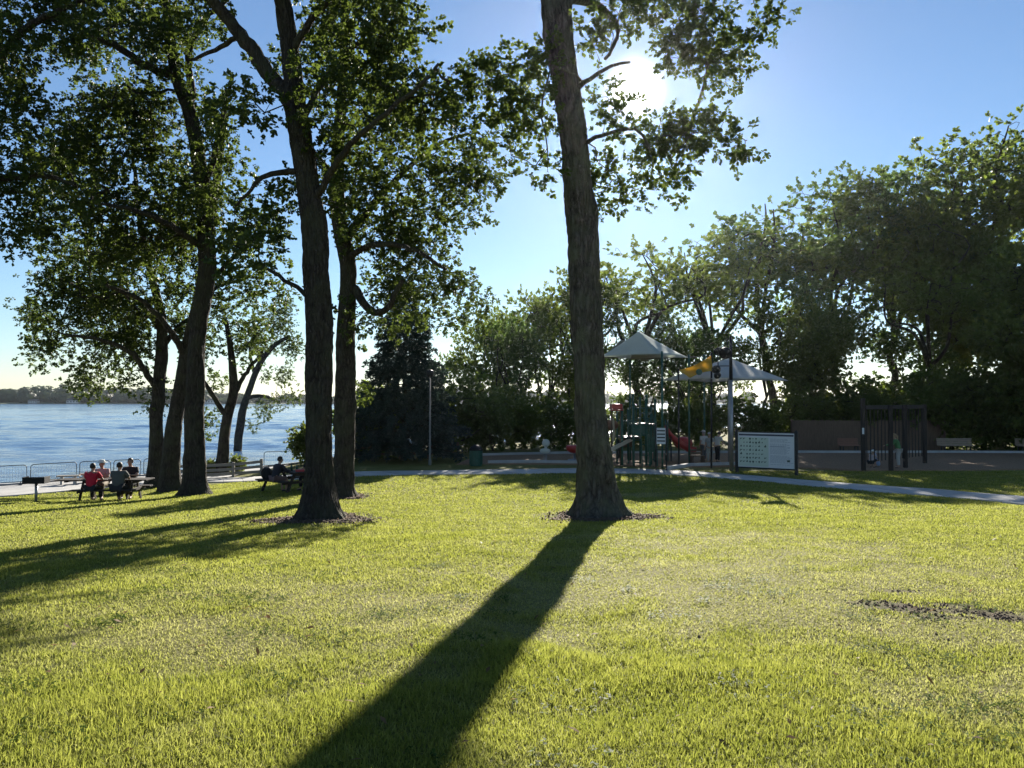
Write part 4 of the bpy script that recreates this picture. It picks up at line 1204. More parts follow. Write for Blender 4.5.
# ------------------------------------------------------------------ things on the lawn and along the lake
def picnic_table(label, p, rz, x0, x1, bx=1.05):
    t = thing('picnic_table', label, 'picnic table', p, rz, 'dark picnic tables on the lawn')
    m = MB()
    for k in range(5): m.box(((x0 + x1) / 2, -.3 + .15 * k, .73), (x1 - x0, .135, .045))
    m.box((x0 + .35, 0, .69), (.09, .7, .05)); m.box((x1 - .35, 0, .69), (.09, .7, .05))
    m.build('table_top', M['wood_dark'], t, bevel=.006)
    for s in (-1, 1):
        m = MB()
        for k in (-1, 1): m.box((0, s * .70 + k * .072, .43), (bx * 2, .135, .045))
        m.build('bench_seat', M['wood_dark'], t, bevel=.006)
    for sx in (-.78, .78):
        m = MB()
        m.box((sx, 0, .39), (.05, 1.6, .1)); m.box((sx + .052, 0, .66), (.05, .68, .09))
        for s in (-1, 1): m.bar((sx - .05, s * .26, .70), (sx - .05, s * .62, -.06), .1, .05, (1, 0, 0))
        m.build('leg_frame', M['wood_dark'], t, bevel=.006)
    return t
g = gat(112, 500.5)
T1P, T1R = g, .06
picnic_table('dark picnic table with four people sitting at it near the promenade', g, T1R, -1.75, 1.3)
g = gat(289, 491)
T2P, T2R = g, R(-40)
picnic_table('dark picnic table half hidden behind the forked oak trunk', g, T2R, -.92, .92, .92)

# things on the second table and its bench
def on(tp, tr, x, y, z): return Vector(tp) + Matrix.Rotation(tr, 3, 'Z') @ Vector((x, y, z))
M['cloth_black'] = pm('black_fabric', (.018, .018, .022), .9, 0, .3, 14, .2)
M['bottle'] = pm('green_bottle_glass', (.03, .10, .06), .15, 0, .1, 5, 0)
M['red_paper'] = pm('red_cardboard', (.45, .05, .05), .7, 0, .1, 6, .05)
t = thing('backpack', 'black backpack standing on the bench beside the dark haired sitter', 'backpack', on(T2P, T2R, -.38, -.70, .4525), T2R)
MB().ball((0, 0, .22), (.17, .13, .23), 14, 10, None, lambda p: Vector((math.copysign(abs(p.x) ** .6, p.x), math.copysign(abs(p.y) ** .6, p.y), math.copysign(abs(p.z) ** .7, p.z)))).build('body', M['cloth_black'], t, True)
MB().ball((0, .12, .15), (.12, .06, .11), 12, 8).build('pocket', M['cloth_black'], t, True)
MB().tube([(-.06, -.11, .38), (-.06, -.17, .3), (-.06, -.16, .12), (-.06, -.11, .05)], .017, 6).tube([(.06, -.11, .38), (.06, -.17, .3), (.06, -.16, .12), (.06, -.11, .05)], .017, 6).build('strap', M['cloth_black'], t, True)
for k, (x, y, lab) in enumerate(((.18, -.02, 'dark bottle on the half hidden picnic table, left of the pair'), (.34, .1, 'dark bottle on the half hidden picnic table, right of the pair'))):
    b = thing('bottle', lab, 'bottle', on(T2P, T2R, x, y, .7525), 0, 'bottles on the half hidden table')
    MB().tube([(0, 0, 0), (0, 0, .17), (0, 0, .22), (0, 0, .28)], [.036, .036, .015, .014], 12).build('glass', M['bottle'], b, True)
    MB().tube([(0, 0, .2801), (0, 0, .3)], .017, 10).build('cap', M['dark_metal'], b, True)
t = thing('food_box', 'red food box lying on the half hidden picnic table', 'box', on(T2P, T2R, .6, .05, .7525), .3)
MB().box((0, 0, .03), (.3, .22, .06)).build('box', M['red_paper'], t, bevel=.008)
MB().box((0, 0, .066), (.31, .23, .012)).build('lid', M['red_paper'], t, bevel=.003)

# pedestal grill
g = gat(36, 502)
t = thing('park_grill', 'black box grill on a pale post at the left edge of the lawn', 'grill', g, .15)
MB().tube([(0, 0, -.1), (0, 0, .62)], .045, 12).build('post', M['metal'], t, True)
m = MB(); w, dd, hh = .34, .22, .2
m.box((0, 0, .632), (2 * w, 2 * dd, .025))
m.box((-w + .012, 0, .74), (.024, 2 * dd, .2)); m.box((w - .012, 0, .74), (.024, 2 * dd, .2)); m.box((0, -dd + .012, .74), (2 * w - .05, .024, .2)); m.box((0, dd - .012, .70), (2 * w - .05, .024, .12))
m.build('firebox', M['black_iron'], t, bevel=.004)
m = MB()
for k in range(12): m.tube([(-w + .06 + k * .052, -dd + .03, .80), (-w + .06 + k * .052, dd - .03, .80)], .006, 6)
m.build('grate', M['black_iron'], t)
MB().box((-w - .06, .05, .8), (.1, .08, .02)).build('handle', M['metal'], t)

# crowd barriers along the water
def shore_hit(px, back):
    k = (px - 512) / F_PX; lo = None
    for d in np.arange(20, 70, .02):
        if d > np.interp(k * d, SHX, SHY) - back: return Vector((k * d, d, 0))
def barrier(label, a, b):
    z = min(gz(a.x, a.y), gz(b.x, b.y)) + .06
    c = (a + b) / 2; L = (b - a).length / 2 - .03
    t = thing('crowd_barrier', label, 'barrier', (c.x, c.y, z), math.atan2(b.y - a.y, b.x - a.x), 'metal crowd barriers along the lake edge')
    h0, h1, r_ = .14, .95, .14
    P = [(-L, 0, h0), (-L, 0, h1 - r_)] + [(-L + r_ - r_ * math.cos(a_), 0, h1 - r_ + r_ * math.sin(a_)) for a_ in (R(30), R(60), R(90))]
    P += [(L - r_ + r_ * math.sin(a_), 0, h1 - r_ + r_ * math.cos(a_)) for a_ in (0, R(30), R(60), R(90))] + [(L, 0, h0), (-L, 0, h0)]
    MB().tube(P, .019, 8).build('frame', M['dark_metal'], t, True)
    m = MB(); n = int(2 * L / .115)
    for k in range(1, n): m.tube([(-L + 2 * L * k / n, 0, h0), (-L + 2 * L * k / n, 0, h1)], .004, 5)
    m.build('bars', M['metal'], t)
    for s in (-1, 1):
        MB().bar((s * (L - .25), -.3, .02), (s * (L - .25), .3, .02), .05, .03).bar((s * (L - .25), 0, .03), (s * (L - .25), 0, h0), .03, .03).build('foot', M['dark_metal'], t)
for a, b, lab in ((-22, 28.5, 'metal crowd barrier cut by the left edge of the picture'), (31, 78, 'metal crowd barrier behind the box grill'), (80, 112, 'metal crowd barrier behind the man in the red shirt'), (114, 142, 'metal crowd barrier behind the man in the grey shirt'), (144, 176, 'metal crowd barrier hidden behind the lakeside oak trunks'), (264, 303, 'metal crowd barrier between the wooden rail fence and the forked oak')):
    barrier(lab, shore_hit(a, .75), shore_hit(b, .75))

# low seats on the promenade
def low_bench(label, px, D, L, rz, mat, h=.44):
    x = (px - 512) / F_PX * D
    t = thing('low_bench', label, 'bench', (x, D, gz(x, D) + .055), rz, 'low backless seats on the promenade')
    m = MB()
    for k in range(3): m.box((0, -.15 + .15 * k, h - .03), (L, .135, .06))
    m.build('seat', mat, t, bevel=.008)
    for s in (-1, 1): MB().box((s * (L / 2 - .22), 0, (h - .062) / 2), (.1, .4, h - .062)).build('leg', M['concrete'], t, bevel=.01)
low_bench('low pale backless bench on the promenade left of the red shirt', 69.5, 38.0, 1.0, .35, M['wood_grey'])
low_bench('low reddish backless bench on the promenade behind the red shirt', 87, 38.8, .6, .35, M['wood_red'])

# wooden rail fences
def rail_fence(label, P, n_rail, h, seed, mat, rail_h=.14, extra_end=.1):
    P = [Vector(p) for p in P]
    t = thing('rail_fence', label, 'fence', (P[0].x, P[0].y, gz(P[0].x, P[0].y)), 0, 'wooden rail fences beside the path')
    o = Vector(t.location); r = random.Random(seed)
    G = [Vector((p.x, p.y, gz(p.x, p.y))) - o for p in P]
    for k, q in enumerate(G):
        MB().box(q + Vector((0, 0, h / 2 - .1)), (.13, .13, h + .2 + (extra_end * 2 if k == len(G) - 1 else extra_end))).build('post', mat, t, bevel=.008)
    for a, b in zip(G[:-1], G[1:]):
        d = (b - a).normalized() * .072; nrm = Vector((-d.y, d.x, 0)).normalized() * -.0
        for k in range(n_rail):
            z = h * (k + .75) / n_rail
            MB().bar(a + d + Vector((0, 0, z + r.uniform(-.015, .015))), b - d + Vector((0, 0, z + r.uniform(-.015, .015))), .04, rail_h).build('rail', mat, t, bevel=.006)
def px_on(px, d):
    x = (px - 512) / F_PX * d
    return (x, d, gz(x, d))
rail_fence('wooden three rail fence by the slender lakeside oaks, ending in a taller post', [px_on(176, 40.8), px_on(205, 41.0), px_on(234, 41.0), px_on(262, 40.8)], 3, .74, 1, M['wood_grey'], .15)
rail_fence('wooden two rail fence in the shade under the spruce', [px_on(346, 43.5), px_on(372, 44), px_on(400, 44.4), px_on(428, 44.8), px_on(458, 45)], 2, .85, 2, M['wood_brown'], .13)

# lamp post, litter bin
x, y, z = px_on(430, 40.5)
t = thing('lamp_post', 'slim grey lamp post standing in front of the spruce', 'lamp post', (x, y, z))
MB().tube([(0, 0, -.1), (0, 0, .25), (0, 0, .3), (0, 0, 4.6)], [.08, .08, .05, .035], 12).build('post', M['post_grey'], t, True)
MB().tube([(0, 0, 4.6), (0, 0, 4.66), (0, 0, 4.95), (0, 0, 5.02)], [.05, .16, .2, .04], 14).build('lamp_head', M['dark_metal'], t, True)
x, y, z = px_on(476, 40)
t = thing('litter_bin', 'green litter bin with a dark lid beside the footpath', 'bin', (x, y, z))
m = MB(); m.tube([(0, 0, .0), (0, 0, .05), (0, 0, .75), (0, 0, .8)], [.29, .31, .33, .33], 24)
for k in range(20):
    a = 2 * math.pi * k / 20; m.box((math.cos(a) * .335, math.sin(a) * .335, .42), (.02, .055, .66), Matrix.Rotation(a, 3, 'Z'))
m.build('body', M['green_metal'], t)
MB().tube([(0, 0, .801), (0, 0, .86), (0, 0, 1.0), (0, 0, 1.1)], [.36, .36, .25, .06], 24).build('lid', M['black_iron'], t, True)

# ------------------------------------------------------------------ playground
def canopy(label, cx, cy_, z_rim, z_apex, hw, rot, mat, posts, sag=1.55, cen=None, group='fabric shade canopies over the playground', corner=None):
    """four sided tensioned canopy with hollow edges; posts: corner indices that carry a post, 'c' for a centre pole"""
    gzz = gz(cx, cy_)
    t = thing('shade_canopy', label, 'canopy', (cx, cy_, gzz), 0, group)
    A = Vector((cen[0] if cen else 0, cen[1] if cen else 0, z_apex - gzz))
    Cn = [Vector((hw * math.cos(rot + math.pi / 2 * k), hw * math.sin(rot + math.pi / 2 * k), z_rim - gzz)) for k in range(4)]
    n = 10; V = []; Q = []
    for k in range(4):
        a, b = Cn[k], Cn[(k + 1) % 4]; o = len(V)
        for i in range(n + 1):
            u = i / n
            e = a.lerp(b, u); mid = e.copy(); f = 4 * u * (1 - u)
            e = e.lerp(Vector((0, 0, e.z)), .06 * f); e.z += .05 * f
            for j in range(n + 1):
                v = j / n
                p = e.lerp(A, v); p.z = e.z + (A.z - e.z) * (v ** sag)
                V.append(p)
        for i in range(n):
            for j in range(n):
                q = o + i * (n + 1) + j; Q.append((q, q + n + 1, q + n + 2, q + 1))
    me = np_mesh('fabric', V, Q, smooth=True)
    fb = link_mesh('fabric', me, mat, t)
    sd = fb.modifiers.new('thickness', 'SOLIDIFY'); sd.thickness = .012
    for p in posts:
        if p == 'c':
            MB().tube([(A.x, A.y, -.1), (A.x, A.y, A.z + .05)], [.085, .07], 12).build('post', M['metal'], t, True)
        else:
            q = Cn[p] * 1.01
            MB().tube([(q.x, q.y, -.1), (q.x, q.y, q.z + .1)], .055, 10).build('post', M['green_metal'], t, True)
    return t
def P3(px, py, d):
    p = at(px, py, d); return p
a = P3(645, 357, 41); ap = P3(639, 331, 41)
canopy('grey green pyramid canopy with the highest peak, over the play tower', a.x, 41, a.z, ap.z, 2.45, R(10), M['sail_grey'], (0, 1, 2, 3), 1.1, (ap.x - a.x, 0))
a = P3(649, 357.5, 44.5); ap = P3(622, 339, 44.5)
canopy('pyramid canopy half hidden behind the highest peaked one', a.x, 44.5, a.z, ap.z, 3.1, R(-5), M['sail_grey_shaded'], (0, 2), 1.6, (ap.x - a.x, .4))
a = P3(725.5, 380.5, 40.5); ap = P3(729, 358, 40.5)
canopy('wide pale pyramid canopy on a grey pole, right of the yellow sail', a.x, 40.5, a.z, ap.z, 3.38, R(3), M['sail_white'], ('c',), 1.0, (ap.x - a.x, 0))

# yellow sail: a twisted four sided cloth on two struts
ca, cb, cc, cd = P3(678.5, 370, 39.2), P3(711, 355.5, 38.6), P3(713, 371, 38.5), P3(690, 378, 38.9)
x, y, z = px_on(711, 38.6)
t = thing('shade_sail', 'yellow four sided shade sail in front of the wide pale canopy', 'sail', (x, y, z))
o = Vector((x, y, z)); n = 10; V = []; Q = []
for i in range(n + 1):
    for j in range(n + 1):
        u, v = i / n, j / n
        p = ca.lerp(cb, u).lerp(cd.lerp(cc, u), v)
        p += Vector((0, .35 * math.sin(math.pi * u) * math.sin(math.pi * v), -.12 * math.sin(math.pi * u) * (1 - v) + .08 * math.sin(math.pi * u) * v))
        V.append(p - o)
for i in range(n):
    for j in range(n): q = i * (n + 1) + j; Q.append((q, q + n + 1, q + n + 2, q + 1))
fb = link_mesh('fabric', np_mesh('fabric', V, Q, smooth=True), M['sail_yellow'], t)
sd = fb.modifiers.new('thickness', 'SOLIDIFY'); sd.thickness = .012
MB().tube([(0, 0, -.1), tuple(cb - o + Vector((.04, .05, .15)))], .05, 10).build('post', M['dark_metal'], t, True)
e = ca - o
MB().tube([(e.x, e.y, gz(ca.x, ca.y) - o.z - .1), (e.x, e.y, e.z + .05)], .045, 10).build('post', M['dark_metal'], t, True)
c = (P3(699, 372, 38.62) - o); MB().tube([c + Vector((0, -.04, 0)), c + Vector((0, .0, 0))], [.16, .16], 16).build('patch', M['green_metal'], t)

# floodlight pole
x, y, z = px_on(731, 37.2)
t = thing('floodlight_pole', 'pole with dark floodlights on top, just left of the information board', 'light pole', (x, y, z))
zt = lambda py: P3(731, py, 37.2).z - z
MB().tube([(0, 0, -.1), (0, 0, zt(380))], [.10, .085], 14).build('lower_pole', M['metal'], t, True)
MB().tube([(0, 0, zt(380) + .002), (0, 0, zt(336))], [.09, .06], 14).build('upper_pole', M['dark_metal'], t, True)
MB().tube([(-.16, 0, zt(338)), (-.16, 0, zt(352))], .02, 8).build('aerial', M['dark_metal'], t, True)
MB().bar((-.78, 0, zt(353)), (0, 0, zt(353)), .06, .06).bar((-.62, 0, zt(371)), (-.62, 0, zt(353)), .05, .05).bar((-.62, 0, zt(366)), (0, 0, zt(366)), .05, .05).build('bracket', M['dark_metal'], t)
for px, py, s, ry in ((725.5, 352.5, .30, .5), (717.5, 351, .22, -.4), (716, 369, .22, .2), (717, 375, .18, -.5)):
    q = P3(px, py, 37.2) - Vector((x, y, z)); m = MB()
    Mx = Matrix.Rotation(ry, 3, 'Y') @ Matrix.Rotation(.5, 3, 'X')
    pts = [q + Mx @ Vector((0, k * s * .8, 0)) for k in (-.6, -.2, .3, .62)]
    m.tube(pts, [s * .95, s * 1.0, s * .7, s * .3], 14); m.box(q + Vector((0, .05, 0)), (s * 1.3, s * .2, s * 1.3), Mx)
    fl = m.build('floodlight', M['dark_metal'], t, True)

# play tower
x, y, z = px_on(634, 41)
tw = thing('play_tower', 'green play tower with posts, decks and climbers under the highest canopy', 'play tower', (x, y, z))
o = Vector((x, y, z))
L_ = lambda px, py, d: P3(px, py, d) - o
for px, d, top in ((622, 40, 405), (633, 42.4, 395), (633.5, 40, 405), (646, 40, 400), (655, 42.4, 400), (646.5, 42.4, 396)):
    q = L_(px, top, d); MB().tube([(q.x, q.y, -.1), (q.x, q.y, q.z)], .06, 12).ball((q.x, q.y, q.z), .085, 10, 6).build('post', M['green_metal'], tw, True)
for (pa, pb, py) in ((622, 634, 437), (634, 646, 424)):
    a, b = L_(pa, py, 40.05), L_(pb, py, 42.3)
    m = MB(); m.box(((a.x + b.x) / 2, (a.y + b.y) / 2, (a.z + b.z) / 2), (abs(b.x - a.x) + .1, 2.3, .08)); m.build('deck', M['dark_metal'], tw)
    zc = (a.z + b.z) / 2
    for yy in (a.y, b.y):
        m = MB(); m.tube([(a.x, yy, zc + .85), (b.x, yy, zc + .85)], .025, 8)
        for k in range(5): m.tube([(a.x + (b.x - a.x) * (k + .5) / 5, yy, zc + .06), (a.x + (b.x - a.x) * (k + .5) / 5, yy, zc + .85)], .014, 6)
        m.build('railing', M['green_metal'], tw, True)
a = L_(610.5, 404, 40.3); b = L_(621.5, 409, 40.3); m = MB(); m.box(((a.x + b.x) / 2, a.y, (a.z + b.z) / 2), (b.x - a.x, .9, a.z - b.z)); m.box(((a.x + b.x) / 2, a.y, b.z - .05), (b.x - a.x + .08, .96, .06)); m.build('red_panel', M['red_plastic'], tw, bevel=.03)
for px in (611.5, 620.5):
    q = L_(px, 408, 40.3); MB().tube([(q.x, q.y, -.1), (q.x, q.y, q.z)], .045, 10).build('post', M['wood_brown'], tw, True)
a, b = L_(607, 451.5, 39.8), L_(630, 440, 40.4); m = MB(); m.bar(a, b, .55, .06); m.bar(a + Vector((0, -.28, .06)), b + Vector((0, -.28, .06)), .05, .12); m.build('ramp', M['tan_plastic'], tw, bevel=.012)
for px0, px1, pyt in ((636, 641, 420), (640, 648, 415), (628, 633, 425)):
    a, b = L_(px0, pyt, 40), L_(px1, 460, 39.5); m = MB()
    P = [(a.x, a.y, a.z), (a.x + .12, a.y - .5, a.z + .05), (b.x, b.y - .1, a.z * .55), (b.x + .05, b.y - .05, 0)]
    q, rr = catmull(P, [.028] * 4, .15); m.tube(q, .028, 8); q2 = [Vector(p) + Vector((.42, 0, 0)) for p in q]; m.tube(q2, .028, 8)
    for k in range(2, len(q), 3): m.tube([q[k], q2[k]], .02, 6)
    m.build('climber', M['green_metal'], tw, True)
a = L_(613, 418, 40.6); b = L_(606, 430, 40.6); m = MB()
q, rr = catmull([(a.x, a.y, a.z), (a.x + .05, a.y, a.z - .9), (a.x - .15, a.y, a.z - 1.5), (a.x - .75, a.y, a.z - 2.0)], [.05] * 4, .15)
m.tube(q, .06, 10); m.build('chute', M['tan_plastic'], tw, True)
q = L_(611, 425, 40.9); MB().ball((q.x, q.y, q.z), (.42, .3, .28), 14, 8).build('dome', M['wood_red'], tw, True)

# solid play panels and a net on the tower
for pa, pb, y0_, y1_, d_, mk in ((633, 646, 424, 436, 39.96, 'green_metal'), (646.5, 655, 437, 452, 41.2, 'green_metal'), (622.5, 633, 437, 447, 42.5, 'wood_brown'), (616, 622, 440, 458, 40.6, 'dark_metal')):
    a, b = L_(pa, y0_, d_), L_(pb, y1_, d_); MB().box(((a.x + b.x) / 2, a.y, (a.z + b.z) / 2), (b.x - a.x - .1, .05, a.z - b.z)).build('panel', M[mk], tw, bevel=.012)
a, b = L_(647.5, 402, 41.2), L_(654, 437, 41.2); m = MB()
for k in range(6): m.tube([(a.x + (b.x - a.x) * k / 5, a.y, a.z), (a.x + (b.x - a.x) * k / 5, a.y, b.z)], .014, 6)
for k in range(9): m.tube([(a.x, a.y, a.z + (b.z - a.z) * k / 8), (b.x, a.y, a.z + (b.z - a.z) * k / 8)], .012, 6)
m.build('net', M['dark_metal'], tw)
for px, d, top in ((617, 41.5, 408), (628, 41.2, 410), (640, 41.2, 398), (651, 40.6, 408)):
    q = L_(px, top, d); MB().tube([(q.x, q.y, -.1), (q.x, q.y, q.z)], .055, 12).ball((q.x, q.y, q.z), .075, 10, 6).build('post', M['green_metal'], tw, True)

# red slide
x, y, z = px_on(683, 43)
sl = thing('slide', 'red plastic slide coming down to the right beside the play tower', 'slide', (x, y, z))
o = Vector((x, y, z))
a, b, c_, d_ = P3(666, 430, 43) - o, P3(673, 440, 43) - o, P3(688, 450, 42.8) - o, P3(695, 452, 42.6) - o
q, rr = catmull([a, b, c_, d_], [.1] * 4, .12)
m = MB(); prof = [(-.34, .26), (-.31, .02), (-.2, -.1), (0, -.13), (.2, -.1), (.31, .02), (.34, .26)]
V = []; Q = []
for i, p in enumerate(q):
    p = Vector(p)
    for (w_, h_) in prof: V.append(p + Vector((0, w_, h_)))
for i in range(len(q) - 1):
    for k in range(len(prof) - 1): n0 = i * len(prof) + k; Q.append((n0, n0 + 1, n0 + len(prof) + 1, n0 + len(prof)))
fb = link_mesh('chute', np_mesh('chute', V, Q, smooth=True), M['red_plastic'], sl)
sd = fb.modifiers.new('thickness', 'SOLIDIFY'); sd.thickness = .04
p = P3(683, 443, 43.5) - o; MB().ball((p.x, p.y, p.z), (.55, .4, .36), 14, 8).build('hood', M['red_plastic'], sl, True)
for px, pt in ((671, 434), (689, 449)):
    for dy in (-.3, .3):
        p = P3(px, pt, 43 + dy) - o; MB().tube([(p.x, p.y, -.1), (p.x, p.y, p.z - .12)], .035, 8).build('leg', M['dark_metal'], sl, True)
p = P3(667, 432, 43) - o
m = MB(); m.box((p.x - .35, p.y, p.z - .15), (.7, .7, .06)); m.build('platform', M['dark_metal'], sl)
for dx in (-.68, -.02):
    for dy in (-.33, .33): MB().tube([(p.x + dx, p.y + dy, -.1), (p.x + dx, p.y + dy, p.z + .7)], .035, 8).build('post', M['green_metal'], sl, True)

# spring rider, red spinner seat, low wooden seat, small striped panel
x, y, z = px_on(545, 43)
t = thing('spring_rider', 'grey spring rider with a round head left of the lone oak trunk', 'spring rider', (x, y, z))
m = MB(); P = [(.11 * math.cos(k * .55), .11 * math.sin(k * .55), .04 + k * .0068) for k in range(60)]; m.tube(P, .016, 6); m.tube([(0, 0, 0), (0, 0, .04)], .2, 16); m.build('spring', M['metal'], t, True)
MB().ball((0, 0, .58), (.30, .16, .15), 16, 10).build('seat', M['sail_grey'], t, True)
MB().tube([(.02, 0, .6), (.05, 0, .85)], [.09, .07], 10).ball((.05, 0, 1.02), (.22, .09, .22), 16, 10).build('head', M['sail_grey'], t, True)
MB().tube([(.05, -.22, .86), (.05, .22, .86)], .018, 8).build('handle', M['dark_metal'], t, True)
x, y, z = px_on(575, 43.5)
t = thing('spinner_seat', 'red bucket seat on a grey base just left of the lone oak trunk', 'play seat', (x, y, z))
MB().tube([(0, 0, -.05), (0, 0, .06), (0, 0, .1), (0, 0, .42)], [.42, .42, .1, .08], 18).build('base', M['metal'], t, True)
MB().ball((0, 0, .72), (.52, .45, .32), 18, 10, None, lambda p: Vector((p.x, p.y, p.z if p.z < .5 else .5 - (p.z - .5) * .8))).build('seat', M['red_plastic'], t, True)
x, y, z = px_on(697, 41.2)
t = thing('wooden_seat', 'small brown wooden seat on the wood chips beside the three standing people', 'seat', (x, y, z), .1)
m = MB()
for k in range(3): m.box((0, -.16 + .16 * k, .43), (.75, .14, .05))
m.build('seat', M['wood_brown'], t, bevel=.006)
m = MB()
for k in range(2): m.box((0, .27, .58 + .14 * k), (.75, .04, .11))
m.build('backrest', M['wood_brown'], t, bevel=.006)
for sx in (-.3, .3): MB().box((sx, 0, .2), (.07, .44, .41)).box((sx, .235, .4), (.07, .03, .8)).build('leg', M['wood_brown'], t)
g1, g2 = gat(656, 470.5), gat(666.5, 470.8)
c = (g1 + g2) / 2
t = thing('rule_sign', 'small white striped panel between two thin dark posts on the footpath edge', 'sign', c, math.atan2(g2.y - g1.y, g2.x - g1.x))
wv = (g2 - g1).length / 2; up = g1.y / F_PX
for s in (-1, 1): MB().tube([(s * wv, 0, -.1), (s * wv, 0, 46 * up)], .032, 10).build('post', M['dark_metal'], t, True)
MB().box((0, -.01, 34.5 * up), (wv * 2 - .08, .02, 16 * up)).build('panel', M['white_panel'], t)
m = MB()
for k in range(4): m.box((0, -.023, (29.5 + 3.4 * k) * up), (wv * 2 - .12, .005, 1.3 * up))
m.build('lettering', M['dark_metal'], t)
MB().bar((0, .0, 21 * up), (wv - .03, .0, 21 * up), .03, .03).bar((-wv + .03, 0, 21 * up), (0, 0, 21 * up), .03, .03).build('rail', M['dark_metal'], t)

# information board
g1, g2 = gat(737, 472.3), gat(796.5, 475.5)
c = (g1 + g2) / 2; z0 = min(g1.z, g2.z)
t = thing('information_board', 'large white information board with rows of pictograms between two dark posts', 'sign board', (c.x, c.y, z0), math.atan2(g2.y - g1.y, g2.x - g1.x))
wv = (Vector((g2.x, g2.y, 0)) - Vector((g1.x, g1.y, 0))).length / 2; mpx = c.y / F_PX
htop = 42.5 * mpx
for s in (-1, 1): MB().box((s * wv, 0, htop / 2 - .08), (.14, .14, htop + .2)).ball((s * wv, 0, htop + .02), .055, 10, 6).build('post', M['dark_metal'], t, bevel=.01)
pw, z1, z2 = wv - .075, 6.2 * mpx, 40.8 * mpx
MB().box((0, -.02, (z1 + z2) / 2), (2 * pw, .05, z2 - z1)).build('panel', M['white_panel'], t, bevel=.004)
MB().box((0, -.0, z2 + .025), (2 * pw, .09, .045)).box((0, 0, z1 - .035), (2 * pw, .09, .065)).build('frame', M['dark_metal'], t)
M['header'] = pm('dark_blue_print', (.05, .055, .09), .5, var=.1, bump=0)
M['ink'] = pm('dark_green_ink', (.05, .08, .06), .5, var=.2, bump=0)
M['ink_blue'] = pm('grey_blue_ink', (.30, .34, .40), .5, var=.1, bump=0)
M['tint_green'] = pm('pale_green_print', (.50, .58, .50), .5, var=.05, scale=1, bump=0)
MB().box((0, -.047, z2 - .10), (2 * pw - .06, .004, .085)).build('header', M['header'], t)
MB().box((-pw * .44, -.0465, (z1 + z2) / 2 - .09), (pw * 1.08, .003, z2 - z1 - .26)).build('map_field', M['tint_green'], t)
rr = random.Random(5); m = MB(); hgt = z2 - z1
yf = -.050
for row in range(7):
    for col in range(9):
        if rr.random() < .16: continue
        x = -pw + .14 + col * (pw * 1.08 - .12) / 9; zz = z2 - .28 - row * (hgt - .36) / 7
        s = rr.uniform(.028, .06)
        kind = rr.random()
        if kind < .35: m.box((x, yf, zz), (s * 1.5, .004, s * 1.1)); m.box((x + s * .2, yf, zz + s * .9), (s * .6, .004, s * .7))
        elif kind < .7: m.tube([(x, yf + .002, zz), (x, yf - .002, zz)], [s * .8, s * .8], 9); m.box((x, yf, zz - s), (s * .4, .004, s * .8))
        else: m.bar((x - s, yf, zz - s * .7), (x + s, yf, zz + s * .6), .004, s * .5); m.box((x - s * .5, yf, zz + s * .3), (s * .7, .004, s * .6))
m.build('pictogram', M['ink'], t)
m = MB(); zz = z2 - .27
while zz > z1 + .14:
    blk = rr.random() < .16
    if blk and m.v:
        m.build('lettering', M['ink_blue'], t); m = MB()
    if not blk:
        x = pw * .16; xe = pw * rr.uniform(.62, .93)
        while x < xe:
            w = rr.uniform(.05, .15); m.box((x + w / 2, yf, zz), (w, .004, .017)); x += w + .022
    zz -= .045
m.build('lettering', M['ink_blue'], t)
MB().box((pw * .4, yf - .003, z2 - .62), (pw * .5, .0042, .035)).build('heading', M['ink_blue'], t)
MB().box((pw * .8, yf - .003, z1 + .34), (.13, .0044, .09)).build('emblem', M['ink'], t)

# swing frame with slatted screen
gA, gB, gC, gD = gat(863.5, 471), gat(891, 471), gat(905.5, 468), gat(925, 463.5)
t = thing('timber_frame', 'dark timber frame with a hanging slatted screen beside the woman in green', 'frame', gA)
o = Vector(gA)
zb = P3(880, 407, (gA.y + gD.y) / 2).z - o.z
for p, top in ((gA, 398), (gB, 404), (gC, 405), (gD, 405)):
    q = p - o; zt_ = P3(863, top, p.y).z - o.z if p is gA else zb + .12
    MB().box((q.x, q.y, (zt_ + q.z) / 2 - .05), (.17, .17, zt_ - q.z + .1)).build('post', M['wood_dark'], t, bevel=.01)
qa, qd = gA - o, gD - o
ba, bd = Vector((qa.x + .09, qa.y + .02, zb)), Vector((qd.x - .09, qd.y - .02, zb))
MB().bar(ba, bd, .12, .2).build('beam', M['wood_dark'], t, bevel=.01)
m = MB(); n = 17
for k in range(n):
    p = ba.lerp(bd, (k + .5) / n); hh = 2.55
    m.box((p.x, p.y + .0, zb - .104 - hh / 2), (.05, .02, hh), Matrix.Rotation(.35, 3, 'Z'))
m.build('slatted_screen', M['wood_dark'], t)
p = P3(863.3, 431, gA.y - .1) - o; MB().box((p.x, qa.y - .0875, p.z), (.10, .005, .3)).build('notice', M['white_panel'], t)

# benches and fence at the back
def park_bench(label, px, D, L, mat, rz=0, flip=False):
    x, y, z = px_on(px, D)
    t = thing('park_bench', label, 'bench', (x, y, z), rz, 'park benches beside the playground fence')
    m = MB()
    for k in range(3): m.box((0, -.3 + .14 * k, .45), (L, .12, .04))
    m.build('seat', mat, t, bevel=.006)
    m = MB()
    for k in range(4): m.box((0, .09 + .018 * k, .52 + .115 * k), (L, .03, .1), Matrix.Rotation(-.16, 3, 'X'))
    m.build('backrest', mat, t, bevel=.006)
    for s in (-1, 1):
        MB().box((s * L * .36, -.1, .39), (.05, .5, .05)).box((s * L * .36, -.28, .18), (.05, .05, .42)).bar((s * L * .36, .12, -.05), (s * L * .36, .19, .9), .05, .05).build('leg', M['dark_metal'], t)
park_bench('reddish brown slatted bench in front of the board fence', 848, 50.3, 1.35, M['wood_red'], .03)
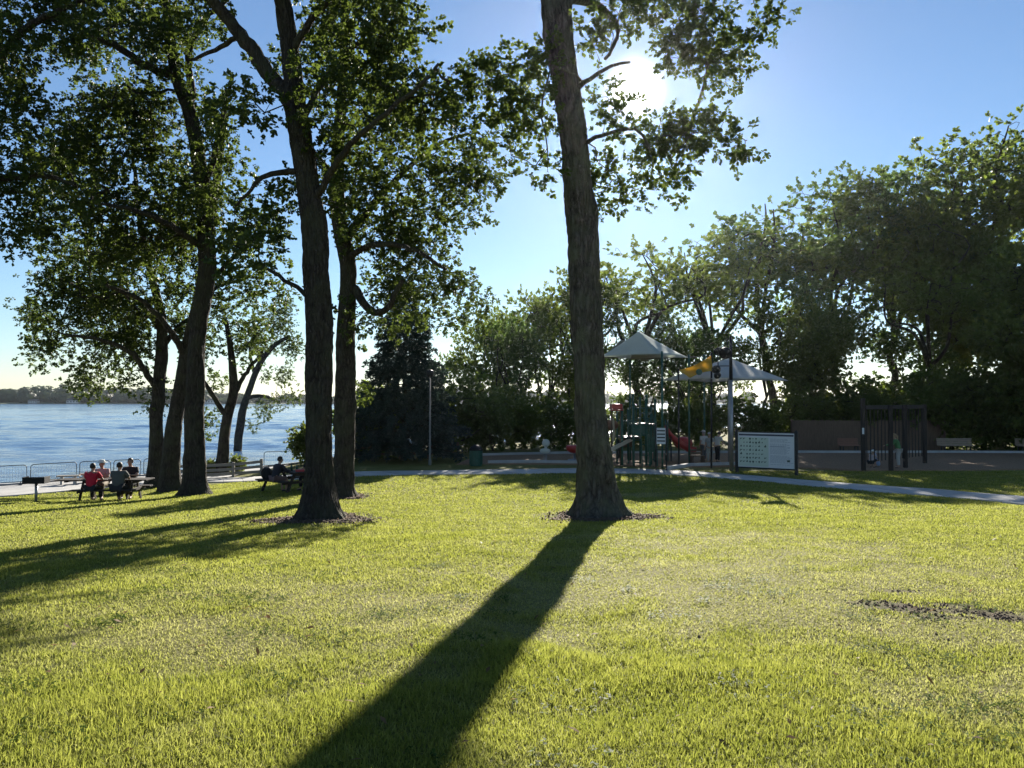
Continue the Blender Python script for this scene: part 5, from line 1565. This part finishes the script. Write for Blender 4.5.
park_bench('pale wooden slatted bench right of the timber frame', 954.5, 50.3, 2.25, M['wood_tan'], -.03)
park_bench('pale wooden bench half out of the picture at the right edge', 1028, 50.0, 1.6, M['wood_tan'], -.05)

xa, xb = px_on(792, 52.2), px_on(945, 52.2)
t = thing('board_fence', 'tall brown board fence behind the reddish bench and the timber frame', 'fence', (xa[0], xa[1], gz(xa[0], 52.2)))
L = xb[0] - xa[0]; rr = random.Random(3); m = MB(); k = 0; x = 0
while x < L:
    w = rr.uniform(.135, .15); h = 2.05 + rr.uniform(-.03, .03)
    m.box((x + w / 2, rr.uniform(-.006, .006), h / 2 - .02), (w - .008, .025, h)); x += w
m.build('boards', M['wood_brown'], t)
for zz in (.4, 1.6): MB().box((L / 2, .046, zz), (L, .05, .09)).build('rail', M['wood_brown'], t)
for k in range(6): MB().box((L * k / 5, .123, 1.0), (.1, .1, 2.2)).build('post', M['wood_brown'], t)
# ------------------------------------------------------------------ people
M['skin'] = pm('skin', (.42, .25, .17), .55, 0, .08, 20, .03)
M['hair_dark'] = pm('dark_hair', (.02, .014, .01), .6, 0, .3, 30, .3)
M['hair_grey'] = pm('grey_hair', (.25, .23, .21), .6, 0, .2, 30, .3)
M['hair_light'] = pm('fair_hair', (.30, .20, .10), .6, 0, .2, 30, .3)
M['eye'] = pm('eye', (.03, .02, .02), .2, var=.1, bump=0)
M['lip'] = pm('lips', (.35, .13, .11), .5, var=.1, bump=0)
M['shoe'] = pm('shoe', (.05, .045, .04), .6, var=.2)
def cloth(name, col): 
    if name not in M: M[name] = pm(name, col, .85, 0, .14, 7, .25, bscale=25)
    return M[name]

def skin_obj(name, islands, mat, parent, sub=2):
    """islands: list of (points, radii, edges); grown into one smooth surface with the Skin modifier"""
    V, E, Rr, roots = [], [], [], []
    for pts, rad, ed in islands:
        b = len(V); V += [tuple(p) for p in pts]; Rr += list(rad); E += [(i + b, j + b) for i, j in ed]; roots.append(b)
    me = bpy.data.meshes.new(name); me.from_pydata(V, E, [])
    me.update()
    o = link_mesh(name, me, mat, parent)
    s = o.modifiers.new('skin', 'SKIN'); s.use_smooth_shade = True
    sv = me.skin_vertices[0].data
    for i, r_ in enumerate(Rr):
        sv[i].radius = (r_, r_) if not hasattr(r_, '__len__') else r_
        sv[i].use_root = i in roots
    b = o.modifiers.new('subdivision', 'SUBSURF'); b.levels = sub; b.render_levels = sub
    return o

STAND = dict(pel=(0, 0, .93), ch=(0, 0, 1.28), nk=(0, 0, 1.46), hd=(0, .02, 1.62), hip=(.09, 0, .88), kn=(.10, .03, .49), an=(.10, 0, .09), sh=(.19, 0, 1.40), el=(.25, -.03, 1.13), wr=(.26, .08, .90))
SIT = dict(pel=(0, 0, .53), ch=(0, .07, .87), nk=(0, .12, 1.05), hd=(0, .15, 1.21), hip=(.10, .03, .53), kn=(.14, .42, .50), an=(.14, .40, .09), sh=(.19, .10, .99), el=(.27, .24, .78), wr=(.17, .44, .80))

def person(label, pos, rz, base, scale=1.0, shirt=None, legs=None, hair='hair_dark', hat=None, over=None, long_hair=False, short_sleeve=True, shorts=False, dress=None, group=None, bulk=1.0, asym=None):
    t = thing('person', label, 'person', pos, rz, group)
    t.scale = (scale,) * 3
    J = {k: Vector(v) for k, v in base.items()}
    if over: J.update({k: Vector(v) for k, v in over.items()})
    A = asym or {}
    def S(k, s):
        kk = k + ('R' if s > 0 else 'L')
        if kk in A: return Vector(A[kk])
        v = J[k]; return Vector((v.x * s, v.y, v.z))
    bk = bulk
    pts = [J['pel'], J['pel'].lerp(J['ch'], .45), J['ch'], J['ch'].lerp(J['nk'], .7), J['nk'], J['nk'].lerp(J['hd'], .42), J['hd'] + Vector((0, .012, -.045)), J['hd'] + Vector((0, 0, .02)), J['hd'] + Vector((0, -.01, .085))]
    rad = [(.155 * bk, .115 * bk), (.14 * bk, .10 * bk), (.165 * bk, .115 * bk), (.12, .09), (.055, .058), (.055, .06), (.070, .085), (.082, .10), (.055, .065)]
    ed = [(i, i + 1) for i in range(8)]
    isl_extra = []
    sleeve, trous, shoes, sh_full = [], [], [], []
    for s in (1, -1):
        n = len(pts)
        hip, kn, an = S('hip', s), S('kn', s), S('an', s)
        toe = an + Vector((0.02 * s, .17, -.045))
        heel = an + Vector((0, 0, -.03))
        pts += [hip, hip.lerp(kn, .5), kn, kn.lerp(an, .35), an, toe]; rad += [.095 * bk, .078 * bk, .058, .055, .038, .034]
        ed += [(0, n), (n, n + 1), (n + 1, n + 2), (n + 2, n + 3), (n + 3, n + 4), (n + 4, n + 5)]
        trous.append((hip, hip.lerp(kn, .5), kn, kn.lerp(an, .35), an + (kn - an) * .12))
        shoes.append((heel, an + Vector((0, .07, -.04)), toe))
        n = len(pts)
        sh, el, wr = S('sh', s), S('el', s), S('wr', s)
        d = (wr - el).normalized(); palm = wr + d * .075
        pts += [sh, sh.lerp(el, .5), el, el.lerp(wr, .4), wr, palm]; rad += [.062 * bk, .05 * bk, .042, .04, .027, (.036, .02)]
        ed += [(3, n), (n, n + 1), (n + 1, n + 2), (n + 2, n + 3), (n + 3, n + 4), (n + 4, n + 5)]
        sleeve.append((sh, sh.lerp(el, .5), el, el.lerp(wr, .4), wr))
        u = d.orthogonal().normalized(); v = d.cross(u)
        side = Vector((1, 0, 0)) - d * d.x; side = side.normalized() if side.length > .1 else u
        curl = d.cross(side).normalized() * (1 if d.cross(side).z < 0 else -1)
        for k, (off, ln) in enumerate(((-.027, .062), (-.009, .075), (.009, .07), (.026, .055))):
            b0 = palm + side * off; b1 = b0 + d * ln * .55 + curl * .012; b2 = b1 + d * ln * .4 + curl * .03
            isl_extra.append(([b0, b1, b2], [.0095, .009, .007], [(0, 1), (1, 2)]))
        b0 = wr + d * .035 - side * s * .025; b1 = b0 - side * s * .035 + d * .03; b2 = b1 + d * .035 + curl * .01
        isl_extra.append(([b0, b1, b2], [.012, .011, .008], [(0, 1), (1, 2)]))
    isl = [(pts, rad, ed)] + isl_extra
    H = J['hd']
    isl.append(([H + Vector((0, .085, -.0)), H + Vector((0, .118, -.03))], [.012, .014], [(0, 1)]))
    for s in (1, -1): isl.append(([H + Vector((s * .082, -.01, .01)), H + Vector((s * .095, -.018, -.03))], [.016, .013], [(0, 1)]))
    skin_obj('body', isl, M['skin'], t)
    for s in (1, -1): MB().ball(H + Vector((s * .033, .088, .018)), .012, 8, 6).build('eye', M['eye'], t, True)
    MB().ball(H + Vector((0, .093, -.068)), (.026, .010, .008), 10, 6).build('mouth', M['lip'], t, True)
    # clothes follow the body a little outside it
    g = .016
    if dress is None:
        e = .5 if short_sleeve else 1
        P = [J['pel'] + (J['pel'] - J['ch']) * .12, J['pel'].lerp(J['ch'], .45), J['ch'], J['ch'].lerp(J['nk'], .7), J['ch'].lerp(J['nk'], .95)]
        Rd = [(.165 * bk + g, .125 * bk + g), (.15 * bk + g, .11 * bk + g), (.18 * bk + g, .13 * bk + g), (.15 + g, .12 + g), (.075 + g, .078 + g)]
        Ed = [(0, 1), (1, 2), (2, 3), (3, 4)]
        for sl in sleeve:
            n = len(P); q = list(sl[:3]) if short_sleeve else list(sl)
            if short_sleeve: q[2] = sl[0].lerp(sl[2], .72)
            P += q; Rd += [.066 * bk + g, .058 * bk + g, .055 * bk + g, .05 + g * .5, .04 + g * .4][:len(q)]
            Ed += [(3, n)] + [(n + i, n + i + 1) for i in range(len(q) - 1)]
        skin_obj('shirt', [(P, Rd, Ed)], shirt, t)
    else:
        P = [J['pel'] + Vector((0, .03, -.34)), J['pel'] + Vector((0, 0, -.1)), J['pel'].lerp(J['ch'], .5), J['ch'], J['ch'].lerp(J['nk'], .66)]
        Rd = [(.25, .22), (.2, .16), (.14 + g, .105 + g), (.165 + g, .115 + g), (.11 + g, .085 + g)]
        Ed = [(0, 1), (1, 2), (2, 3), (3, 4)]
        for sl in sleeve:
            n = len(P); P += [sl[0], sl[0].lerp(sl[2], .45)]; Rd += [.065 + g, .058 + g]; Ed += [(4, n), (n, n + 1)]
        skin_obj('dress', [(P, Rd, Ed)], dress, t)
    if legs is not None:
        P = [J['pel'] + (J['ch'] - J['pel']) * .12]; Rd = [(.155 * bk + g * .7, .118 * bk + g * .7)]; Ed = []
        for tr in trous:
            n = len(P); q = list(tr[:3]) if shorts else list(tr)
            P += q; Rd += [.098 * bk + g, .083 * bk + g, .064 + g, .06 + g, .05 + g][:len(q)]
            Ed += [(0, n)] + [(n + i, n + i + 1) for i in range(len(q) - 1)]
        skin_obj('shorts' if shorts else 'trousers', [(P, Rd, Ed)], legs, t)
    for sh3 in shoes:
        skin_obj('shoe', [(list(sh3), [(.045, .045), (.046, .036), (.040, .028)], [(0, 1), (1, 2)])], M['shoe'], t)
    def hf(p):
        q = Vector(p)
        if q.y > .25 and q.z < .45: q.y = .25 + (q.y - .25) * .0; q.x *= .9
        if q.z < -.55: q.z = -.55
        return q
    hm = MB().ball(H + Vector((0, -.016, .028)), (.094, .112, .115), 18, 12, None, hf)
    if long_hair: hm.tube([H + Vector((0, -.09, .06)), H + Vector((0, -.15, .0)), H + Vector((0, -.15, -.12)), H + Vector((0, -.12, -.22))], [.03, .045, .04, .012], 10)
    hm.build('hair', M[hair], t, True)
    if hat is not None:
        c = H + Vector((0, -.01, .075))
        wide = hat[1]
        m = MB().tube([c + Vector((0, 0, -.005)), c + Vector((0, 0, .03)), c + Vector((0, 0, .08)), c + Vector((0, 0, .095))], [.112, .108, .085, .03], 20)
        if wide: m.tube([c + Vector((0, 0, -.012)), c + Vector((0, 0, .004))], [.2, .12], 24)
        else: m.box(c + Vector((0, .15, .0)), (.14, .12, .012))
        m.build('hat', hat[0], t, True)
    return t

def seat(tp, tr, x, y): return on(tp, tr, x, y, 0) 
G4 = 'people at the picnic table near the promenade'
p = seat(T1P, T1R, -.38, -.72)
person('person in a red short sleeved shirt seated with back turned at the picnic table', p, T1R, SIT, 1.0, cloth('red_cotton', (.55, .012, .035)), cloth('black_trousers', (.02, .02, .022)), group=G4, bulk=1.04)
p = seat(T1P, T1R, .50, -.72)
person('broad person in a grey shirt seated with back turned, right of the red shirt', p, T1R, SIT, 1.02, cloth('grey_olive_cotton', (.085, .085, .075)), cloth('black_trousers', (.02, .02, .022)), group=G4, bulk=1.22)
p = seat(T1P, T1R, -.62, .72)
person('person in a white sun hat on the far side of the picnic table, facing us', p, T1R + math.pi, SIT, 1.0, cloth('pink_cotton', (.45, .28, .26)), cloth('beige_trousers', (.3, .25, .18)), 'hair_grey', (cloth('white_hat', (.72, .72, .66)), True), group=G4)
p = seat(T1P, T1R, .36, .72)
person('person in dark clothes on the far side of the table behind the grey shirt', p, T1R + math.pi, SIT, 1.06, cloth('black_cotton', (.016, .016, .018)), cloth('black_trousers', (.02, .02, .022)), group=G4)
p = seat(T2P, T2R, .16, -.72)
person('person in a dark top and pinkish shorts leaning on the half hidden picnic table', p, T2R, SIT, 1.0, cloth('navy_cotton', (.02, .02, .03)), cloth('dusty_pink_shorts', (.16, .10, .095)), over=dict(ch=(0, .12, .86), nk=(0, .20, 1.03), hd=(0, .25, 1.18), sh=(.18, .19, .97), el=(.24, .36, .78), wr=(.13, .52, .80)), shorts=True, short_sleeve=False)
p = seat(T2P, T2R, .42, .72)
person('person in black mostly hidden by the forked oak trunk at the second table', p, T2R + math.pi, SIT, 1.0, cloth('black_cotton', (.016, .016, .018)), cloth('black_trousers', (.02, .02, .022)))

G3 = 'grown ups standing by the play area'
p = px_on(703.5, 42.8)
person('person in a white top and light cap, leftmost of the three standing by the pole', p, .5, STAND, .98, cloth('white_cotton', (.55, .55, .52)), cloth('grey_trousers', (.12, .12, .13)), 'hair_grey', (cloth('light_cap', (.5, .5, .48)), False), group=G3)
p = px_on(709.5, 41.4)
person('person in pale grey clothes and a cap, middle of the three standing people', p, 2.6, STAND, .95, cloth('pale_grey_cotton', (.32, .33, .32)), cloth('pale_trousers', (.36, .36, .33)), 'hair_grey', (cloth('light_cap', (.5, .5, .48)), False), group=G3)
p = px_on(717, 42.0)
person('person in a white shirt and dark trousers, rightmost of the three standing people', p, -1.2, STAND, 1.0, cloth('white_cotton', (.55, .55, .52)), cloth('black_trousers', (.02, .02, .022)), group=G3, over=dict(ch=(0, .04, 1.27), nk=(0, .10, 1.44), hd=(0, .15, 1.58), sh=(.19, .07, 1.38), el=(.23, .18, 1.12), wr=(.15, .38, 1.02)))
p = px_on(898, 38.6)
person('woman with a pony tail in a green jacket leaning at the timber frame', p, 1.0, STAND, 1.02, cloth('green_jacket', (.08, .20, .07)), cloth('off_white_trousers', (.42, .40, .36)), 'hair_light', over=dict(ch=(0, .08, 1.26), nk=(0, .15, 1.42), hd=(0, .20, 1.57), sh=(.19, .12, 1.36), el=(.24, .30, 1.15), wr=(.17, .54, 1.12)), long_hair=True, short_sleeve=False)
CROUCH = dict(STAND); CROUCH.update(pel=(0, 0, .38), ch=(0, .14, .68), nk=(0, .2, .85), hd=(0, .23, 1.0), hip=(.1, .02, .38), kn=(.15, .36, .52), an=(.13, .08, .09), sh=(.17, .17, .80), el=(.22, .36, .62), wr=(.14, .52, .52))
p = px_on(877, 39.4)
person('small child in a pale blue dress crouching on the wood chips by the timber frame', p, 1.3, CROUCH, .82, hair='hair_dark', dress=cloth('pale_blue_cotton', (.30, .40, .58)), group='small children at the timber frame')
p = px_on(870, 38.9)
person('small child in a white hat and dark shorts crouching beside the pale blue dress', p, -1.2, CROUCH, .78, cloth('pale_pink_cotton', (.5, .42, .40)), cloth('black_trousers', (.02, .02, .022)), 'hair_light', (cloth('white_hat', (.72, .72, .66)), True), shorts=True, group='small children at the timber frame')

make_grass()
make_weeds()
make_soil()
# ------------------------------------------------------------------ the air: one closed box of even, thin haze
hz = MB().box((0, 200, 14.6), (6400, 6000, 42.8)).build('haze', None)
tag(hz, kind='stuff')
m, nt, N, L, out = new_mat('air_haze')
v = N.new('ShaderNodeVolumePrincipled')
v.inputs['Color'].default_value = (.9, .94, 1, 1)
v.inputs['Density'].default_value = .00006
v.inputs['Anisotropy'].default_value = .86
L.new(v.outputs['Volume'], out.inputs['Volume'])
hz.data.materials.append(m)
